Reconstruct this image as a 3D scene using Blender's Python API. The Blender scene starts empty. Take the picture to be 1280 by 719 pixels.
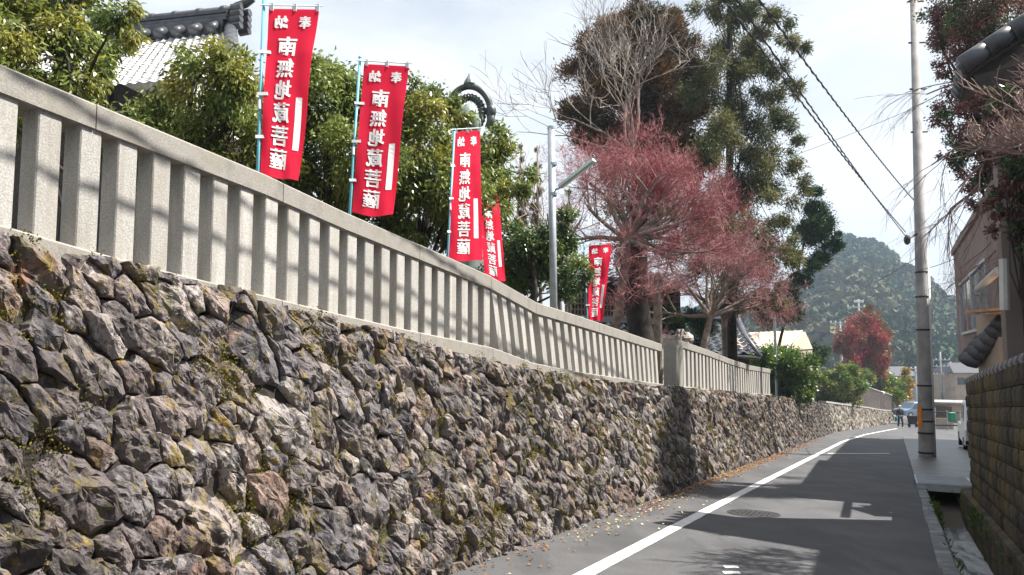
import bpy, math, random
import numpy as np
from mathutils import Vector, Matrix, noise as mnoise
R = random.Random(7)
NR = np.random.RandomState(11)
SC = bpy.context.scene
COL = SC.collection

# ------------------------------------------------------------------ camera, sky, sun, exposure
F, CX, CY, HOR = 950.0, 640.0, 359.5, 440.0        # focal length and horizon in photo pixels
PITCH = math.atan((HOR - CY) / F)
EYE, SLOPE = 1.4, 0.067
TH = math.radians(26.5)
c_, s_ = math.cos(TH), math.sin(TH)
cam = bpy.data.objects.new('camera', bpy.data.cameras.new('camera'))
COL.objects.link(cam)
cam.data.sensor_width = 36.0
cam.data.lens = 36.0 * F / 1280.0
cam.data.clip_start, cam.data.clip_end = 0.05, 3000
cam.location = (0, 0, EYE)
cam.rotation_euler = (math.radians(90) + PITCH, 0, 0)
SC.camera = cam
SUN_EL, SUN_AZ = math.radians(55), math.radians(86)     # azimuth measured from +Y towards +X
w = bpy.data.worlds.new('World'); SC.world = w; w.use_nodes = True
nt = w.node_tree; nt.nodes.clear()
out = nt.nodes.new('ShaderNodeOutputWorld'); bg = nt.nodes.new('ShaderNodeBackground')
sky = nt.nodes.new('ShaderNodeTexSky'); sky.sky_type = 'NISHITA'; sky.sun_disc = False
sky.sun_elevation = SUN_EL; sky.sun_rotation = SUN_AZ; sky.dust_density = 2.0; sky.air_density = 1.0
tc = nt.nodes.new('ShaderNodeTexCoord'); mp = nt.nodes.new('ShaderNodeMapping')
mp.inputs['Scale'].default_value = (1.0, 1.0, 2.6)
n1 = nt.nodes.new('ShaderNodeTexNoise'); n1.inputs['Scale'].default_value = 1.7; n1.inputs['Detail'].default_value = 6
n1.inputs['Roughness'].default_value = 0.55
cr = nt.nodes.new('ShaderNodeValToRGB'); cr.color_ramp.elements[0].position = 0.28; cr.color_ramp.elements[1].position = 0.62
cr.color_ramp.elements[0].color = (.22, .22, .22, 1); cr.color_ramp.elements[1].color = (1, 1, 1, 1)
mx = nt.nodes.new('ShaderNodeMix'); mx.data_type = 'RGBA'; mx.inputs[7].default_value = (8.7, 9.2, 9.8, 1)
L = nt.links.new
L(tc.outputs['Generated'], mp.inputs['Vector']); L(mp.outputs['Vector'], n1.inputs['Vector'])
L(n1.outputs['Fac'], cr.inputs['Fac']); L(cr.outputs['Color'], mx.inputs[0]); L(sky.outputs['Color'], mx.inputs[6])
L(mx.outputs[2], bg.inputs['Color']); L(bg.outputs['Background'], out.inputs['Surface'])
bg.inputs['Strength'].default_value = 0.05
sun = bpy.data.objects.new('sun', bpy.data.lights.new('sun', 'SUN')); COL.objects.link(sun)
sun.data.energy = 5.0; sun.data.angle = math.radians(0.5); sun.data.color = (1.0, 0.95, 0.87)
SUND = Vector((math.sin(SUN_AZ) * math.cos(SUN_EL), math.cos(SUN_AZ) * math.cos(SUN_EL), math.sin(SUN_EL)))
sun.rotation_euler = SUND.to_track_quat('Z', 'Y').to_euler()
SC.view_settings.view_transform = 'Standard'; SC.view_settings.look = 'None'
SC.view_settings.gamma = 1.0; SC.view_settings.exposure = 1.22; SC.view_settings.use_curve_mapping = False
SC.cycles.use_denoising = True
SC.cycles.max_bounces = 6; SC.cycles.transparent_max_bounces = 8; SC.cycles.volume_bounces = 0
SC.cycles.volume_step_rate = 4.0; SC.cycles.volume_max_steps = 64

# ------------------------------------------------------------------ frames of reference
def W(u, v, z):                      # u along the road, v across it (to the right)
    return (u * s_ + v * c_, u * c_ - v * s_, z)
def gz(u):                           # height of the road along its length
    if u < -15: return 15 * SLOPE
    if u < 70: return -SLOPE * u
    if u < 110:
        t = (u - 70) / 40; return -SLOPE * 70 - SLOPE * 40 * (t - t * t / 2)
    return -SLOPE * 90
def ray(x, y):
    a = (x - CX) / F; b = -(y - CY) / F
    return (a, math.cos(PITCH) - b * math.sin(PITCH), math.sin(PITCH) + b * math.cos(PITCH))
def at(x, y, d):                     # photo pixel at a known distance
    r = ray(x, y); t = d / r[1]
    return Vector((r[0] * t, d, EYE + r[2] * t))
def on_v(x, y, V):                   # photo pixel on a wall that runs along the road
    r = ray(x, y); t = V / (r[0] * c_ - r[1] * s_)
    return Vector((r[0] * t, r[1] * t, EYE + r[2] * t))
def uv_of(p): return (p[0] * s_ + p[1] * c_, p[0] * c_ - p[1] * s_)
def ground(x, y):
    r = ray(x, y); u = r[0] * s_ + r[1] * c_
    t = EYE / (-r[2] - SLOPE * u)
    return Vector((r[0] * t, r[1] * t, EYE + r[2] * t))
def interp(tab, u):
    return float(np.interp(u, [a for a, _ in tab], [b for _, b in tab]))

# ------------------------------------------------------------------ materials
MATS = {}
def mat(name, col, rough=0.8, var=0.15, scale=6.0, bump=0.0, bscale=40.0, col2=None, metal=0.0, spec=0.4, trans=0.0, island=0.0, coords='Object', detail=5, hue=None, lo=.35, hi=.65):
    if name in MATS: return MATS[name]
    m = bpy.data.materials.new(name); m.use_nodes = True; MATS[name] = m
    t = m.node_tree; N = t.nodes; N.clear(); k = t.links.new
    o = N.new('ShaderNodeOutputMaterial'); b = N.new('ShaderNodeBsdfPrincipled')
    b.inputs['Roughness'].default_value = rough; b.inputs['Metallic'].default_value = metal
    b.inputs['Specular IOR Level'].default_value = spec
    g = N.new('ShaderNodeNewGeometry')
    nz = N.new('ShaderNodeTexNoise'); nz.inputs['Scale'].default_value = scale; nz.inputs['Detail'].default_value = detail
    k(g.outputs['Position'], nz.inputs['Vector'])
    rp = N.new('ShaderNodeValToRGB'); rp.color_ramp.elements[0].position = lo; rp.color_ramp.elements[1].position = hi
    c2 = col2 if col2 else tuple(min(1, x * (1 + var)) for x in col)
    c1 = col if col2 else tuple(x * (1 - var) for x in col)
    rp.color_ramp.elements[0].color = (*c1, 1); rp.color_ramp.elements[1].color = (*c2, 1)
    k(nz.outputs['Fac'], rp.inputs['Fac']); last = rp.outputs['Color']
    if island > 0:
        oi = N.new('ShaderNodeObjectInfo'); ad = N.new('ShaderNodeMath'); ad.operation = 'ADD'
        k(oi.outputs['Random'], ad.inputs[0]); k(g.outputs['Random Per Island'], ad.inputs[1])
        fr = N.new('ShaderNodeMath'); fr.operation = 'FRACT'; k(ad.outputs[0], fr.inputs[0])
        if hue:
            hr = N.new('ShaderNodeValToRGB'); els = hr.color_ramp.elements
            while len(els) < len(hue): els.new(0.5)
            for i, hc in enumerate(hue): els[i].position = i / (len(hue) - 1); els[i].color = (*hc, 1)
            k(fr.outputs[0], hr.inputs['Fac'])
            mm = N.new('ShaderNodeMix'); mm.data_type = 'RGBA'; mm.inputs[0].default_value = island
            k(last, mm.inputs[6]); k(hr.outputs['Color'], mm.inputs[7]); last = mm.outputs[2]
        else:
            mr = N.new('ShaderNodeMapRange'); mr.inputs['To Min'].default_value = 1 - island; mr.inputs['To Max'].default_value = 1 + island
            k(fr.outputs[0], mr.inputs['Value'])
            vm = N.new('ShaderNodeVectorMath'); vm.operation = 'SCALE'; k(last, vm.inputs[0]); k(mr.outputs[0], vm.inputs['Scale']); last = vm.outputs[0]
    k(last, b.inputs['Base Color'])
    if bump > 0:
        bn = N.new('ShaderNodeTexNoise'); bn.inputs['Scale'].default_value = bscale; bn.inputs['Detail'].default_value = 6; bn.inputs['Roughness'].default_value = .65
        k(g.outputs['Position'], bn.inputs['Vector'])
        bp = N.new('ShaderNodeBump'); bp.inputs['Strength'].default_value = bump; bp.inputs['Distance'].default_value = 0.4 / bscale
        k(bn.outputs['Fac'], bp.inputs['Height']); k(bp.outputs['Normal'], b.inputs['Normal'])
    if trans > 0:
        tr = N.new('ShaderNodeBsdfTranslucent'); k(last, tr.inputs['Color'])
        ms = N.new('ShaderNodeMixShader'); ms.inputs[0].default_value = trans
        k(b.outputs[0], ms.inputs[1]); k(tr.outputs[0], ms.inputs[2]); k(ms.outputs[0], o.inputs['Surface'])
    else:
        k(b.outputs[0], o.inputs['Surface'])
    return m

def overlay(m, col, scale, lo, hi, detail=6, stretch=(1, 1, 1), amount=1.0):
    """a second colour in patches of world-space noise (moss, stains) over a material's base colour"""
    t = m.node_tree; N = t.nodes; k = t.links.new
    b = next(n for n in N if n.type == 'BSDF_PRINCIPLED'); src = b.inputs['Base Color'].links[0].from_socket
    g = N.new('ShaderNodeNewGeometry'); mpn = N.new('ShaderNodeMapping'); mpn.inputs['Scale'].default_value = stretch
    mpn.inputs['Location'].default_value = (R.uniform(-9, 9), R.uniform(-9, 9), R.uniform(-9, 9))
    nz = N.new('ShaderNodeTexNoise'); nz.inputs['Scale'].default_value = scale; nz.inputs['Detail'].default_value = detail
    nz.inputs['Roughness'].default_value = 0.6
    k(g.outputs['Position'], mpn.inputs['Vector']); k(mpn.outputs['Vector'], nz.inputs['Vector'])
    mr = N.new('ShaderNodeMapRange'); mr.inputs['From Min'].default_value = lo; mr.inputs['From Max'].default_value = hi
    mr.inputs['To Max'].default_value = amount
    k(nz.outputs['Fac'], mr.inputs['Value'])
    mm = N.new('ShaderNodeMix'); mm.data_type = 'RGBA'; mm.inputs[7].default_value = (*col, 1)
    k(mr.outputs[0], mm.inputs[0]); k(src, mm.inputs[6]); k(mm.outputs[2], b.inputs['Base Color'])
    return m

ASPH = mat('asphalt', (.065, .066, .071), .75, scale=1.2, col2=(.10, .10, .103), bump=.5, bscale=90)
overlay(ASPH, (.19, .186, .18), 130, .57, .66, 3, amount=.85)
overlay(ASPH, (.04, .04, .042), 100, .57, .66, 3, amount=.8)
overlay(ASPH, (.05, .05, .052), 2.2, .53, .60, 8, (1, .25, 1), amount=.5)
overlay(ASPH, (.055, .055, .06), .55, .52, .64, 5, amount=.7)
WHITE = mat('road_paint', (.74, .74, .72), .6, var=.06, scale=8, bump=.2, bscale=90)
overlay(WHITE, (.30, .295, .29), 14, .54, .68, 9, amount=.75)
overlay(WHITE, (.30, .30, .30), 120, .58, .66, 3, amount=.7)
GRAN = mat('granite', (.33, .315, .29), .75, scale=130, col2=(.52, .505, .48), bump=.6, bscale=90, detail=3, island=.13)
overlay(GRAN, (.36, .33, .28), 5, .53, .75, 6, (1, 1, .35), .7)
GRANC = mat('weathered_granite', (.22, .205, .185), .8, scale=160, col2=(.36, .34, .31), bump=.45, bscale=110, detail=3)
overlay(GRANC, (.17, .165, .145), 7, .50, .70, 8, (1, 1, .8), .6)
overlay(GRAN, (.27, .25, .21), 13, .47, .66, 8, (1, 1, .10), .6)
overlay(GRANC, (.27, .25, .2), 4, .5, .72, 6, (1, 1, 1), .7)
EARTH = mat('earth', (.10, .08, .055), .95, var=.4, scale=3, bump=.6, bscale=20)
overlay(EARTH, (.07, .085, .03), 1.5, .5, .62)
DIRT = mat('wall_soil', (.035, .03, .025), .95, var=.4, scale=9, bump=.8, bscale=25)
overlay(DIRT, (.09, .085, .015), 3.5, .5, .58)
STONE = mat('rubble_stone', (.09, .081, .083), .85, scale=8, col2=(.29, .255, .25), bump=1.0, bscale=34, island=.7, spec=.3,
            hue=[(.05, .047, .053), (.34, .29, .26), (.125, .115, .132), (.22, .175, .16), (.06, .057, .066), (.43, .39, .37), (.23, .14, .10), (.11, .10, .115), (.28, .225, .19), (.08, .078, .093), (.23, .215, .225)])
overlay(STONE, (.50, .47, .44), 11, .60, .67, 12, (1, 1, 1), .65)
overlay(STONE, (.42, .39, .37), 34, .61, .69, 8, (1, 1, 1), .5)
overlay(STONE, (.30, .14, .065), 2.4, .61, .71, 7, (1, 1, 1), .6)
overlay(STONE, (.035, .03, .033), 12, .51, .60, 12, (1, 1, .45), .85)
overlay(STONE, (.04, .034, .034), 45, .56, .64, 8, (1, 1, .6), .7)
overlay(STONE, (.035, .03, .033), .8, .52, .60, 5, (1, 1, .4), .45)
overlay(STONE, (.16, .125, .028), 5.5, .55, .66, 13, (1, 1, .7), .65)
overlay(STONE, (.28, .19, .03), 9, .60, .67, 12, (1, 1, .7), .7)
overlay(STONE, (.15, .12, .02), 17, .60, .66, 8, (1, 1, .7), .7)
overlay(STONE, (.075, .08, .02), 4.5, .62, .70, 12, (1, 1, .8), .7)
t_ = STONE.node_tree; b_ = next(n for n in t_.nodes if n.type == 'BSDF_PRINCIPLED'); bp_ = b_.inputs['Normal'].links[0].from_node
g_ = t_.nodes.new('ShaderNodeNewGeometry'); m_ = t_.nodes.new('ShaderNodeMapping'); m_.inputs['Rotation'].default_value = (.5, .7, .4); m_.inputs['Scale'].default_value = (70, 9, 22)
n_ = t_.nodes.new('ShaderNodeTexNoise'); n_.inputs['Scale'].default_value = 1.0; n_.inputs['Detail'].default_value = 5; n_.inputs['Roughness'].default_value = .6
p_ = t_.nodes.new('ShaderNodeBump'); p_.inputs['Strength'].default_value = .8; p_.inputs['Distance'].default_value = .012
t_.links.new(g_.outputs['Position'], m_.inputs['Vector']); t_.links.new(m_.outputs['Vector'], n_.inputs['Vector']); t_.links.new(n_.outputs['Fac'], p_.inputs['Height'])
t_.links.new(bp_.outputs['Normal'], p_.inputs['Normal']); t_.links.new(p_.outputs['Normal'], b_.inputs['Normal'])
STONE2 = mat('pale_masonry', (.15, .13, .105), .85, scale=5, col2=(.26, .225, .185), bump=.7, bscale=20, island=.3)
MOSS = mat('moss', (.10, .11, .015), .95, scale=12, col2=(.24, .18, .03), island=.35, trans=.2)
CONC = mat('concrete', (.30, .29, .28), .8, var=.2, scale=3, bump=.25, bscale=50)
overlay(CONC, (.17, .165, .16), 2.2, .5, .7, 6, (1, 1, .3), .8)
WETC = mat('wet_concrete', (.15, .15, .15), .3, var=.3, scale=5, bump=.35, bscale=18, spec=.6)
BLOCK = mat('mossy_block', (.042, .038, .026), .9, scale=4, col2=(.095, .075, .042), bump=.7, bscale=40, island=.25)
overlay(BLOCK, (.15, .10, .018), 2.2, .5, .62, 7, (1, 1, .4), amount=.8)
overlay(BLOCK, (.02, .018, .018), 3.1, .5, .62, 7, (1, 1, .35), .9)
TILE = mat('roof_tile', (.045, .047, .055), .38, scale=6, col2=(.085, .088, .098), bump=.15, bscale=30, island=.25, spec=.5)
TILE_LIT = mat('sunlit_roof_tile', (.58, .57, .57), .42, scale=9, col2=(.72, .71, .70), bump=.2, bscale=30, island=.12, spec=.5)  # grey tile with the sun's glint put into its pale colour
PLAST = mat('white_plaster', (.72, .71, .68), .85, var=.07, scale=3)
DWOOD = mat('dark_timber', (.04, .03, .024), .75, var=.35, scale=8, bump=.3, bscale=30)
FWOOD = mat('fence_timber', (.055, .04, .033), .8, var=.35, scale=5, bump=.3, bscale=30)
BEIGE = mat('beige_render', (.36, .29, .235), .85, var=.12, scale=1.5, bump=.2, bscale=40)
GREYR = mat('grey_render', (.21, .175, .155), .85, var=.15, scale=1.2, bump=.2, bscale=40)
MAUVE = mat('mauve_render', (.27, .205, .195), .85, var=.12, scale=1.1, bump=.2, bscale=40)
GLASS = mat('window_glass', (.05, .065, .08), .08, var=.2, scale=1, spec=.8)
ALU = mat('aluminium', (.45, .47, .5), .4, var=.1, metal=.7)
STEEL = mat('galvanised_steel', (.42, .46, .50), .45, var=.12, scale=7, metal=.35)
RUSTR = mat('rusty_roof', (.55, .50, .43), .7, scale=2.2, col2=(.60, .32, .16), lo=.48, hi=.66, bump=.2)
COPPER = mat('weathered_edge', (.50, .24, .09), .6, var=.2)
BRONZE = mat('bronze', (.045, .05, .05), .5, scale=8, col2=(.10, .115, .11), metal=.5)
BRONZEG = mat('green_bronze', (.16, .20, .185), .6, scale=6, col2=(.26, .31, .285), metal=.3)
BLACK = mat('black_rubber', (.02, .02, .022), .6, var=.2)
RED = mat('banner_cloth', (.88, .028, .085), .8, var=.06, scale=2.5, trans=.4, spec=.15)
INK = mat('white_print', (.88, .87, .87), .8, var=.02, spec=.15)
BLUEP = mat('blue_pole', (.13, .40, .50), .45, var=.1)
WPLAS = mat('white_plastic', (.75, .76, .77), .5, var=.05)
LAMPG = mat('lamp_shade_paint', (.50, .60, .55), .45, var=.08)
BARK = mat('bark', (.085, .065, .05), .9, var=.4, scale=9, bump=.8, bscale=22)
BARKP = mat('pale_bark', (.24, .19, .155), .9, var=.35, scale=9, bump=.6, bscale=22)
BARKD = mat('dark_bark', (.035, .028, .022), .9, var=.4, scale=9, bump=.8, bscale=22)
LEAF = mat('evergreen_leaf', (.11, .165, .035), .34, scale=1.6, col2=(.24, .28, .06), trans=.36, island=.45, spec=.6)
LEAFY = mat('young_leaf', (.19, .22, .04), .36, scale=1.6, col2=(.32, .30, .06), trans=.4, island=.45, spec=.6)
LEAFD = mat('deep_green_leaf', (.05, .09, .03), .36, scale=2, col2=(.11, .16, .045), trans=.3, island=.45, spec=.6)
LEAFH = mat('hedge_leaf', (.07, .135, .028), .34, scale=2, col2=(.17, .25, .05), trans=.35, island=.4, spec=.6)
LEAFH2 = mat('pale_hedge_leaf', (.16, .20, .045), .38, scale=2, col2=(.28, .27, .07), trans=.35, island=.4, spec=.5)
CEDAR = mat('cedar_needles', (.06, .048, .02), .7, scale=.8, col2=(.23, .115, .038), trans=.25, island=.45, lo=.40, hi=.62)
CYPR = mat('cypress_needles', (.06, .085, .03), .7, scale=.8, col2=(.19, .18, .06), trans=.25, island=.4)
CONIF = mat('conifer_needles', (.02, .05, .016), .6, scale=2, col2=(.045, .095, .025), trans=.15, island=.4)
TWIGR = mat('red_twig', (.29, .055, .07), .7, scale=1.3, col2=(.42, .19, .19), island=.3)
TWIGM = mat('brown_twig', (.30, .19, .175), .75, scale=1.2, col2=(.40, .17, .18), island=.3)
TWIGP = mat('pale_twig', (.25, .17, .15), .8, scale=2, col2=(.34, .24, .21), island=.3)
TWIGG = mat('grey_twig', (.21, .175, .15), .8, scale=2, col2=(.30, .26, .225), island=.3)
REDLEAF = mat('red_leaf', (.19, .03, .035), .5, scale=.9, col2=(.40, .06, .07), trans=.3, island=.4)
RUSSET = mat('russet_leaf', (.16, .065, .06), .6, scale=1.5, col2=(.27, .13, .11), trans=.3, island=.45)
ORANGE = mat('orange_leaf', (.38, .17, .03), .5, scale=1.5, col2=(.46, .28, .05), trans=.3, island=.4)
CONEO = mat('brown_conifer', (.13, .06, .025), .6, scale=1.2, col2=(.24, .11, .035), trans=.2, island=.4)
FOREST = mat('forest_leaf', (.03, .062, .024), .85, scale=.022, col2=(.10, .095, .05), trans=.1, island=.22, lo=.42, hi=.6)
SKIN = mat('skin', (.55, .36, .27), .6, var=.05)
NAVY = mat('dark_clothes', (.03, .032, .045), .85, var=.2)
GREYC = mat('grey_clothes', (.16, .16, .18), .85, var=.2)
HAIR = mat('grey_hair', (.55, .53, .5), .7, var=.15)
CARW = mat('white_car_paint', (.72, .73, .75), .3, var=.03, spec=.6)
CARB = mat('blue_car_paint', (.14, .20, .28), .3, var=.05, spec=.6)
ORNG = mat('orange_sleeve', (.62, .22, .02), .6, var=.15, scale=12)
GREENP = mat('green_paint', (.02, .20, .11), .5, var=.1)
PVC = mat('pale_conduit', (.55, .55, .53), .55, var=.1)
BROWNP = mat('brown_shutter', (.12, .075, .05), .6, var=.15)
CABLE = mat('cable', (.045, .045, .055), .5, var=.2)
LITTER = mat('fallen_leaf', (.22, .07, .035), .8, scale=1.2, col2=(.30, .17, .05), island=.5)
LITTERY = mat('yellow_leaf', (.50, .40, .12), .8, scale=2, col2=(.60, .55, .35), island=.3)
WEED = mat('weed', (.06, .12, .02), .6, scale=3, col2=(.11, .17, .03), trans=.25, island=.4)
GROUND = mat('ground_soil', (.13, .115, .09), .95, var=.3, scale=.3, bump=.3, bscale=8)

# ------------------------------------------------------------------ object helpers
def tag(o, label=None, cat=None, group=None, kind=None):
    if label: o['label'] = label
    if cat: o['category'] = cat
    if group: o['group'] = group
    if kind: o['kind'] = kind
    return o
def empty(name, loc, label, cat, group=None):
    o = bpy.data.objects.new(name, None); COL.objects.link(o); o.location = loc; o.empty_display_size = .2
    return tag(o, label, cat, group)
class MB:
    def __init__(self): self.v = []; self.f = []; self.n = 0
    def add(self, verts, faces):
        a = np.asarray(verts, dtype=float).reshape(-1, 3)
        self.v.append(a); n = self.n
        self.f += [tuple(int(i) + n for i in q) for q in faces]; self.n += len(a); return self
    def box(self, cx, cy, cz, sx, sy, sz, rz=0.0, bev=0.0):
        x, y, z = sx / 2, sy / 2, sz / 2
        if bev <= 0:
            p = np.array([(-x, -y, -z), (x, -y, -z), (x, y, -z), (-x, y, -z), (-x, -y, z), (x, -y, z), (x, y, z), (-x, y, z)])
            fs = [(3, 2, 1, 0), (4, 5, 6, 7), (0, 1, 5, 4), (1, 2, 6, 5), (2, 3, 7, 6), (3, 0, 4, 7)]
        else:
            p, fs = bevbox(x, y, z, bev)
        c, s = math.cos(rz), math.sin(rz)
        q = p.copy(); q[:, 0] = p[:, 0] * c - p[:, 1] * s + cx; q[:, 1] = p[:, 0] * s + p[:, 1] * c + cy; q[:, 2] = p[:, 2] + cz
        return self.add(q, fs)
    def hexa(self, b, t):            # 4 bottom + 4 top points, anticlockwise from above
        return self.add(list(b) + list(t), [(3, 2, 1, 0), (4, 5, 6, 7), (0, 1, 5, 4), (1, 2, 6, 5), (2, 3, 7, 6), (3, 0, 4, 7)])
    def tube(self, pts, rad, n=6, cap=True):
        pts = [Vector(p) for p in pts]
        if not hasattr(rad, '__len__'): rad = [rad] * len(pts)
        vs = []; prev = None
        for i, p in enumerate(pts):
            d = (pts[min(i + 1, len(pts) - 1)] - pts[max(i - 1, 0)]).normalized()
            a = prev if prev is not None else (Vector((1, 0, 0)) if abs(d.x) < .9 else Vector((0, 1, 0)))
            a = (a - d * a.dot(d)).normalized(); b = d.cross(a); prev = a
            for k in range(n):
                th = 2 * math.pi * k / n
                vs.append(p + (a * math.cos(th) + b * math.sin(th)) * rad[i])
        fs = []
        for i in range(len(pts) - 1):
            for k in range(n):
                k2 = (k + 1) % n; fs.append((i * n + k, i * n + k2, (i + 1) * n + k2, (i + 1) * n + k))
        if cap:
            fs.append(tuple(reversed(range(n)))); m = (len(pts) - 1) * n; fs.append(tuple(range(m, m + n)))
        return self.add([tuple(q) for q in vs], fs)
    def ball(self, c, r, nu=10, nv=7, sc=(1, 1, 1), jit=0):
        vs = [(c[0], c[1], c[2] - r * sc[2])]
        for i in range(1, nv):
            ph = -math.pi / 2 + math.pi * i / nv
            for k in range(nu):
                th = 2 * math.pi * k / nu; q = r * (1 + (R.uniform(-jit, jit) if jit else 0))
                vs.append((c[0] + q * sc[0] * math.cos(ph) * math.cos(th), c[1] + q * sc[1] * math.cos(ph) * math.sin(th), c[2] + q * sc[2] * math.sin(ph)))
        vs.append((c[0], c[1], c[2] + r * sc[2])); e = len(vs) - 1; fs = []
        for k in range(nu):
            k2 = (k + 1) % nu; fs.append((0, 1 + k2, 1 + k)); fs.append((e, e - nu + k, e - nu + k2))
            for i in range(nv - 2):
                a = 1 + i * nu; fs.append((a + k, a + k2, a + nu + k2, a + nu + k))
        return self.add(vs, fs)
    def lathe(self, prof, cx, cy, n=16):
        vs = []
        for r, z in prof:
            for k in range(n):
                th = 2 * math.pi * k / n; vs.append((cx + r * math.cos(th), cy + r * math.sin(th), z))
        fs = []
        for i in range(len(prof) - 1):
            for k in range(n):
                k2 = (k + 1) % n; fs.append((i * n + k, i * n + k2, (i + 1) * n + k2, (i + 1) * n + k))
        fs.append(tuple(reversed(range(n)))); m = (len(prof) - 1) * n; fs.append(tuple(range(m, m + n)))
        return self.add(vs, fs)
    def build(self, name, m, parent=None, smooth=False):
        V = np.concatenate(self.v) if self.v else np.zeros((0, 3))
        return mesh(name, V, self.f, m, parent, smooth)
def bevbox(x, y, z, b):
    vs = []; idx = {}
    for sx in (-1, 1):
        for sy in (-1, 1):
            for sz in (-1, 1):
                for ax in range(3):
                    p = [sx * (x - b), sy * (y - b), sz * (z - b)]; p[ax] = (sx * x, sy * y, sz * z)[ax]
                    idx[(sx, sy, sz, ax)] = len(vs); vs.append(p)
    fs = []
    for ax in range(3):
        o1, o2 = [a for a in range(3) if a != ax]
        for s in (-1, 1):
            q = []
            for (a, b2) in ((-1, -1), (1, -1), (1, 1), (-1, 1)):
                k = [0, 0, 0]; k[ax] = s; k[o1] = a; k[o2] = b2; q.append(idx[(*k, ax)])
            fs.append(q)
        for a in (-1, 1):               # edges parallel to ax
            for b2 in (-1, 1):
                k = [0, 0, 0]; k[o1] = a; k[o2] = b2
                lo = k[:]; lo[ax] = -1; hi = k[:]; hi[ax] = 1
                fs.append([idx[(*lo, o1)], idx[(*hi, o1)], idx[(*hi, o2)], idx[(*lo, o2)]])
    for sx in (-1, 1):
        for sy in (-1, 1):
            for sz in (-1, 1): fs.append([idx[(sx, sy, sz, a)] for a in range(3)])
    V = np.array(vs, float); o = []
    for q in fs:
        P = V[q]; nrm = np.cross(P[1] - P[0], P[2] - P[0])
        o.append(tuple(q) if nrm.dot(P.mean(0)) > 0 else tuple(reversed(q)))
    return V, o
def mesh(name, V, Fc, m, parent=None, smooth=False):
    me = bpy.data.meshes.new(name); V = np.asarray(V, dtype=np.float32)
    off = np.zeros(3, np.float32)
    o = bpy.data.objects.new(name, me); COL.objects.link(o)
    if parent is not None:
        o.parent = parent; pw = parent.location if parent.parent is None else parent.parent.location + parent.location
        off = np.array(pw, np.float32)
    elif len(V):
        mn, mxx = V.min(0), V.max(0); off = np.array([(mn[0] + mxx[0]) / 2, (mn[1] + mxx[1]) / 2, mn[2]], np.float32); o.location = [float(a) for a in off]
    if isinstance(Fc, np.ndarray):
        n, k = Fc.shape
        me.vertices.add(len(V)); me.vertices.foreach_set('co', (V - off).ravel().astype(np.float32))
        me.loops.add(n * k); me.loops.foreach_set('vertex_index', Fc.ravel().astype(np.int32))
        me.polygons.add(n); me.polygons.foreach_set('loop_start', np.arange(0, n * k, k, dtype=np.int32))
        me.update(calc_edges=True)
    else:
        me.from_pydata((V - off).tolist(), [], Fc); me.update()
    if smooth: me.polygons.foreach_set('use_smooth', [True] * len(me.polygons))
    me.materials.append(m)
    return o
def copy_thing(o, loc, label, parent=None):
    r = o.copy(); COL.objects.link(r)
    if parent is None: r.location = loc; r['label'] = label
    else: r.parent = parent
    for ch in o.children: copy_thing(ch, None, None, r)
    return r
def ubox(mb, u0, u1, v0, v1, z0, z1, z0b=None, z1b=None):   # box laid along the road; z at u0 and at u1
    z0b = z0 if z0b is None else z0b; z1b = z1 if z1b is None else z1b
    return mb.hexa([W(u0, v0, z0), W(u0, v1, z0), W(u1, v1, z0b), W(u1, v0, z0b)][::-1], [W(u0, v0, z1), W(u0, v1, z1), W(u1, v1, z1b), W(u1, v0, z1b)][::-1])

# ------------------------------------------------------------------ ground, road, terrace
us = [-60, -15] + list(np.arange(-10, 112, 4.0)) + [115, 130, 160, 220, 320, 500, 900]
def strip(name, vs, dz, m, us=us, kind='structure', zf=None):
    V = []; Fq = []
    for u in us:
        for v in vs(u) if callable(vs) else vs:
            V.append(W(u, v, (zf(u, v) if zf else gz(u) + dz)))
    k = len(vs(us[0]) if callable(vs) else vs)
    for i in range(len(us) - 1):
        for j in range(k - 1):
            a = i * k + j; Fq.append((a, a + 1, a + k + 1, a + k))
    return tag(mesh(name, V, [q[::-1] for q in Fq], m), kind=kind)
CH_L, CH_R, CH_B = .46, .98, .50
def gzz(u, v):
    z = gz(u)
    if CH_L < v < CH_R and u < 18: return z - (CH_B + .05)
    return z - .012
strip('ground', [-900, -200, -60, -20, -3.6, -1, .2, CH_L - .001, CH_L + .001, CH_R - .001, CH_R + .001, 3, 20, 60, 200, 900], 0, GROUND, zf=gzz)
def bend(u):                              # sideways shift of the road where it turns at the far end
    return 0 if u < 40 else (u - 40) ** 2 / 43 ** 2 * 2.7 if u < 83 else 2.7 + (u - 83) * .125
rus = [-40, -15] + list(np.arange(-12, 100, 2.0))
strip('road', lambda u: [-3.45 + bend(u), -2.0 + bend(u), -.5 + bend(u), CH_L - .13 + bend(u) * (1 + (u > 40) * .6)], 0, ASPH, us=rus)
strip('side_road', lambda u: [CH_L - .15 + bend(u) * (1 + (u > 40) * .6), 6, 11, 17], -.005, ASPH, us=list(np.arange(45.2, 80, 2.0)))
lus = list(np.arange(3, 24, .12)) + list(np.arange(24, 64.1, 1.0))
LV = [(5, -2.30), (11, -2.27), (20, -2.17), (35, -2.0), (46, -1.5), (60, -.3), (64, .1)]
strip('road_edge_line', lambda u: [interp(LV, u) - .075 + .006 * mnoise.noise((u * 4, 1, 1)) + .004 * mnoise.noise((u * 17, 1, 5)), interp(LV, u) + .075 + .006 * mnoise.noise((u * 4, 5, 1)) + .004 * mnoise.noise((u * 17, 7, 5))], .004, WHITE, us=lus)
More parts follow.
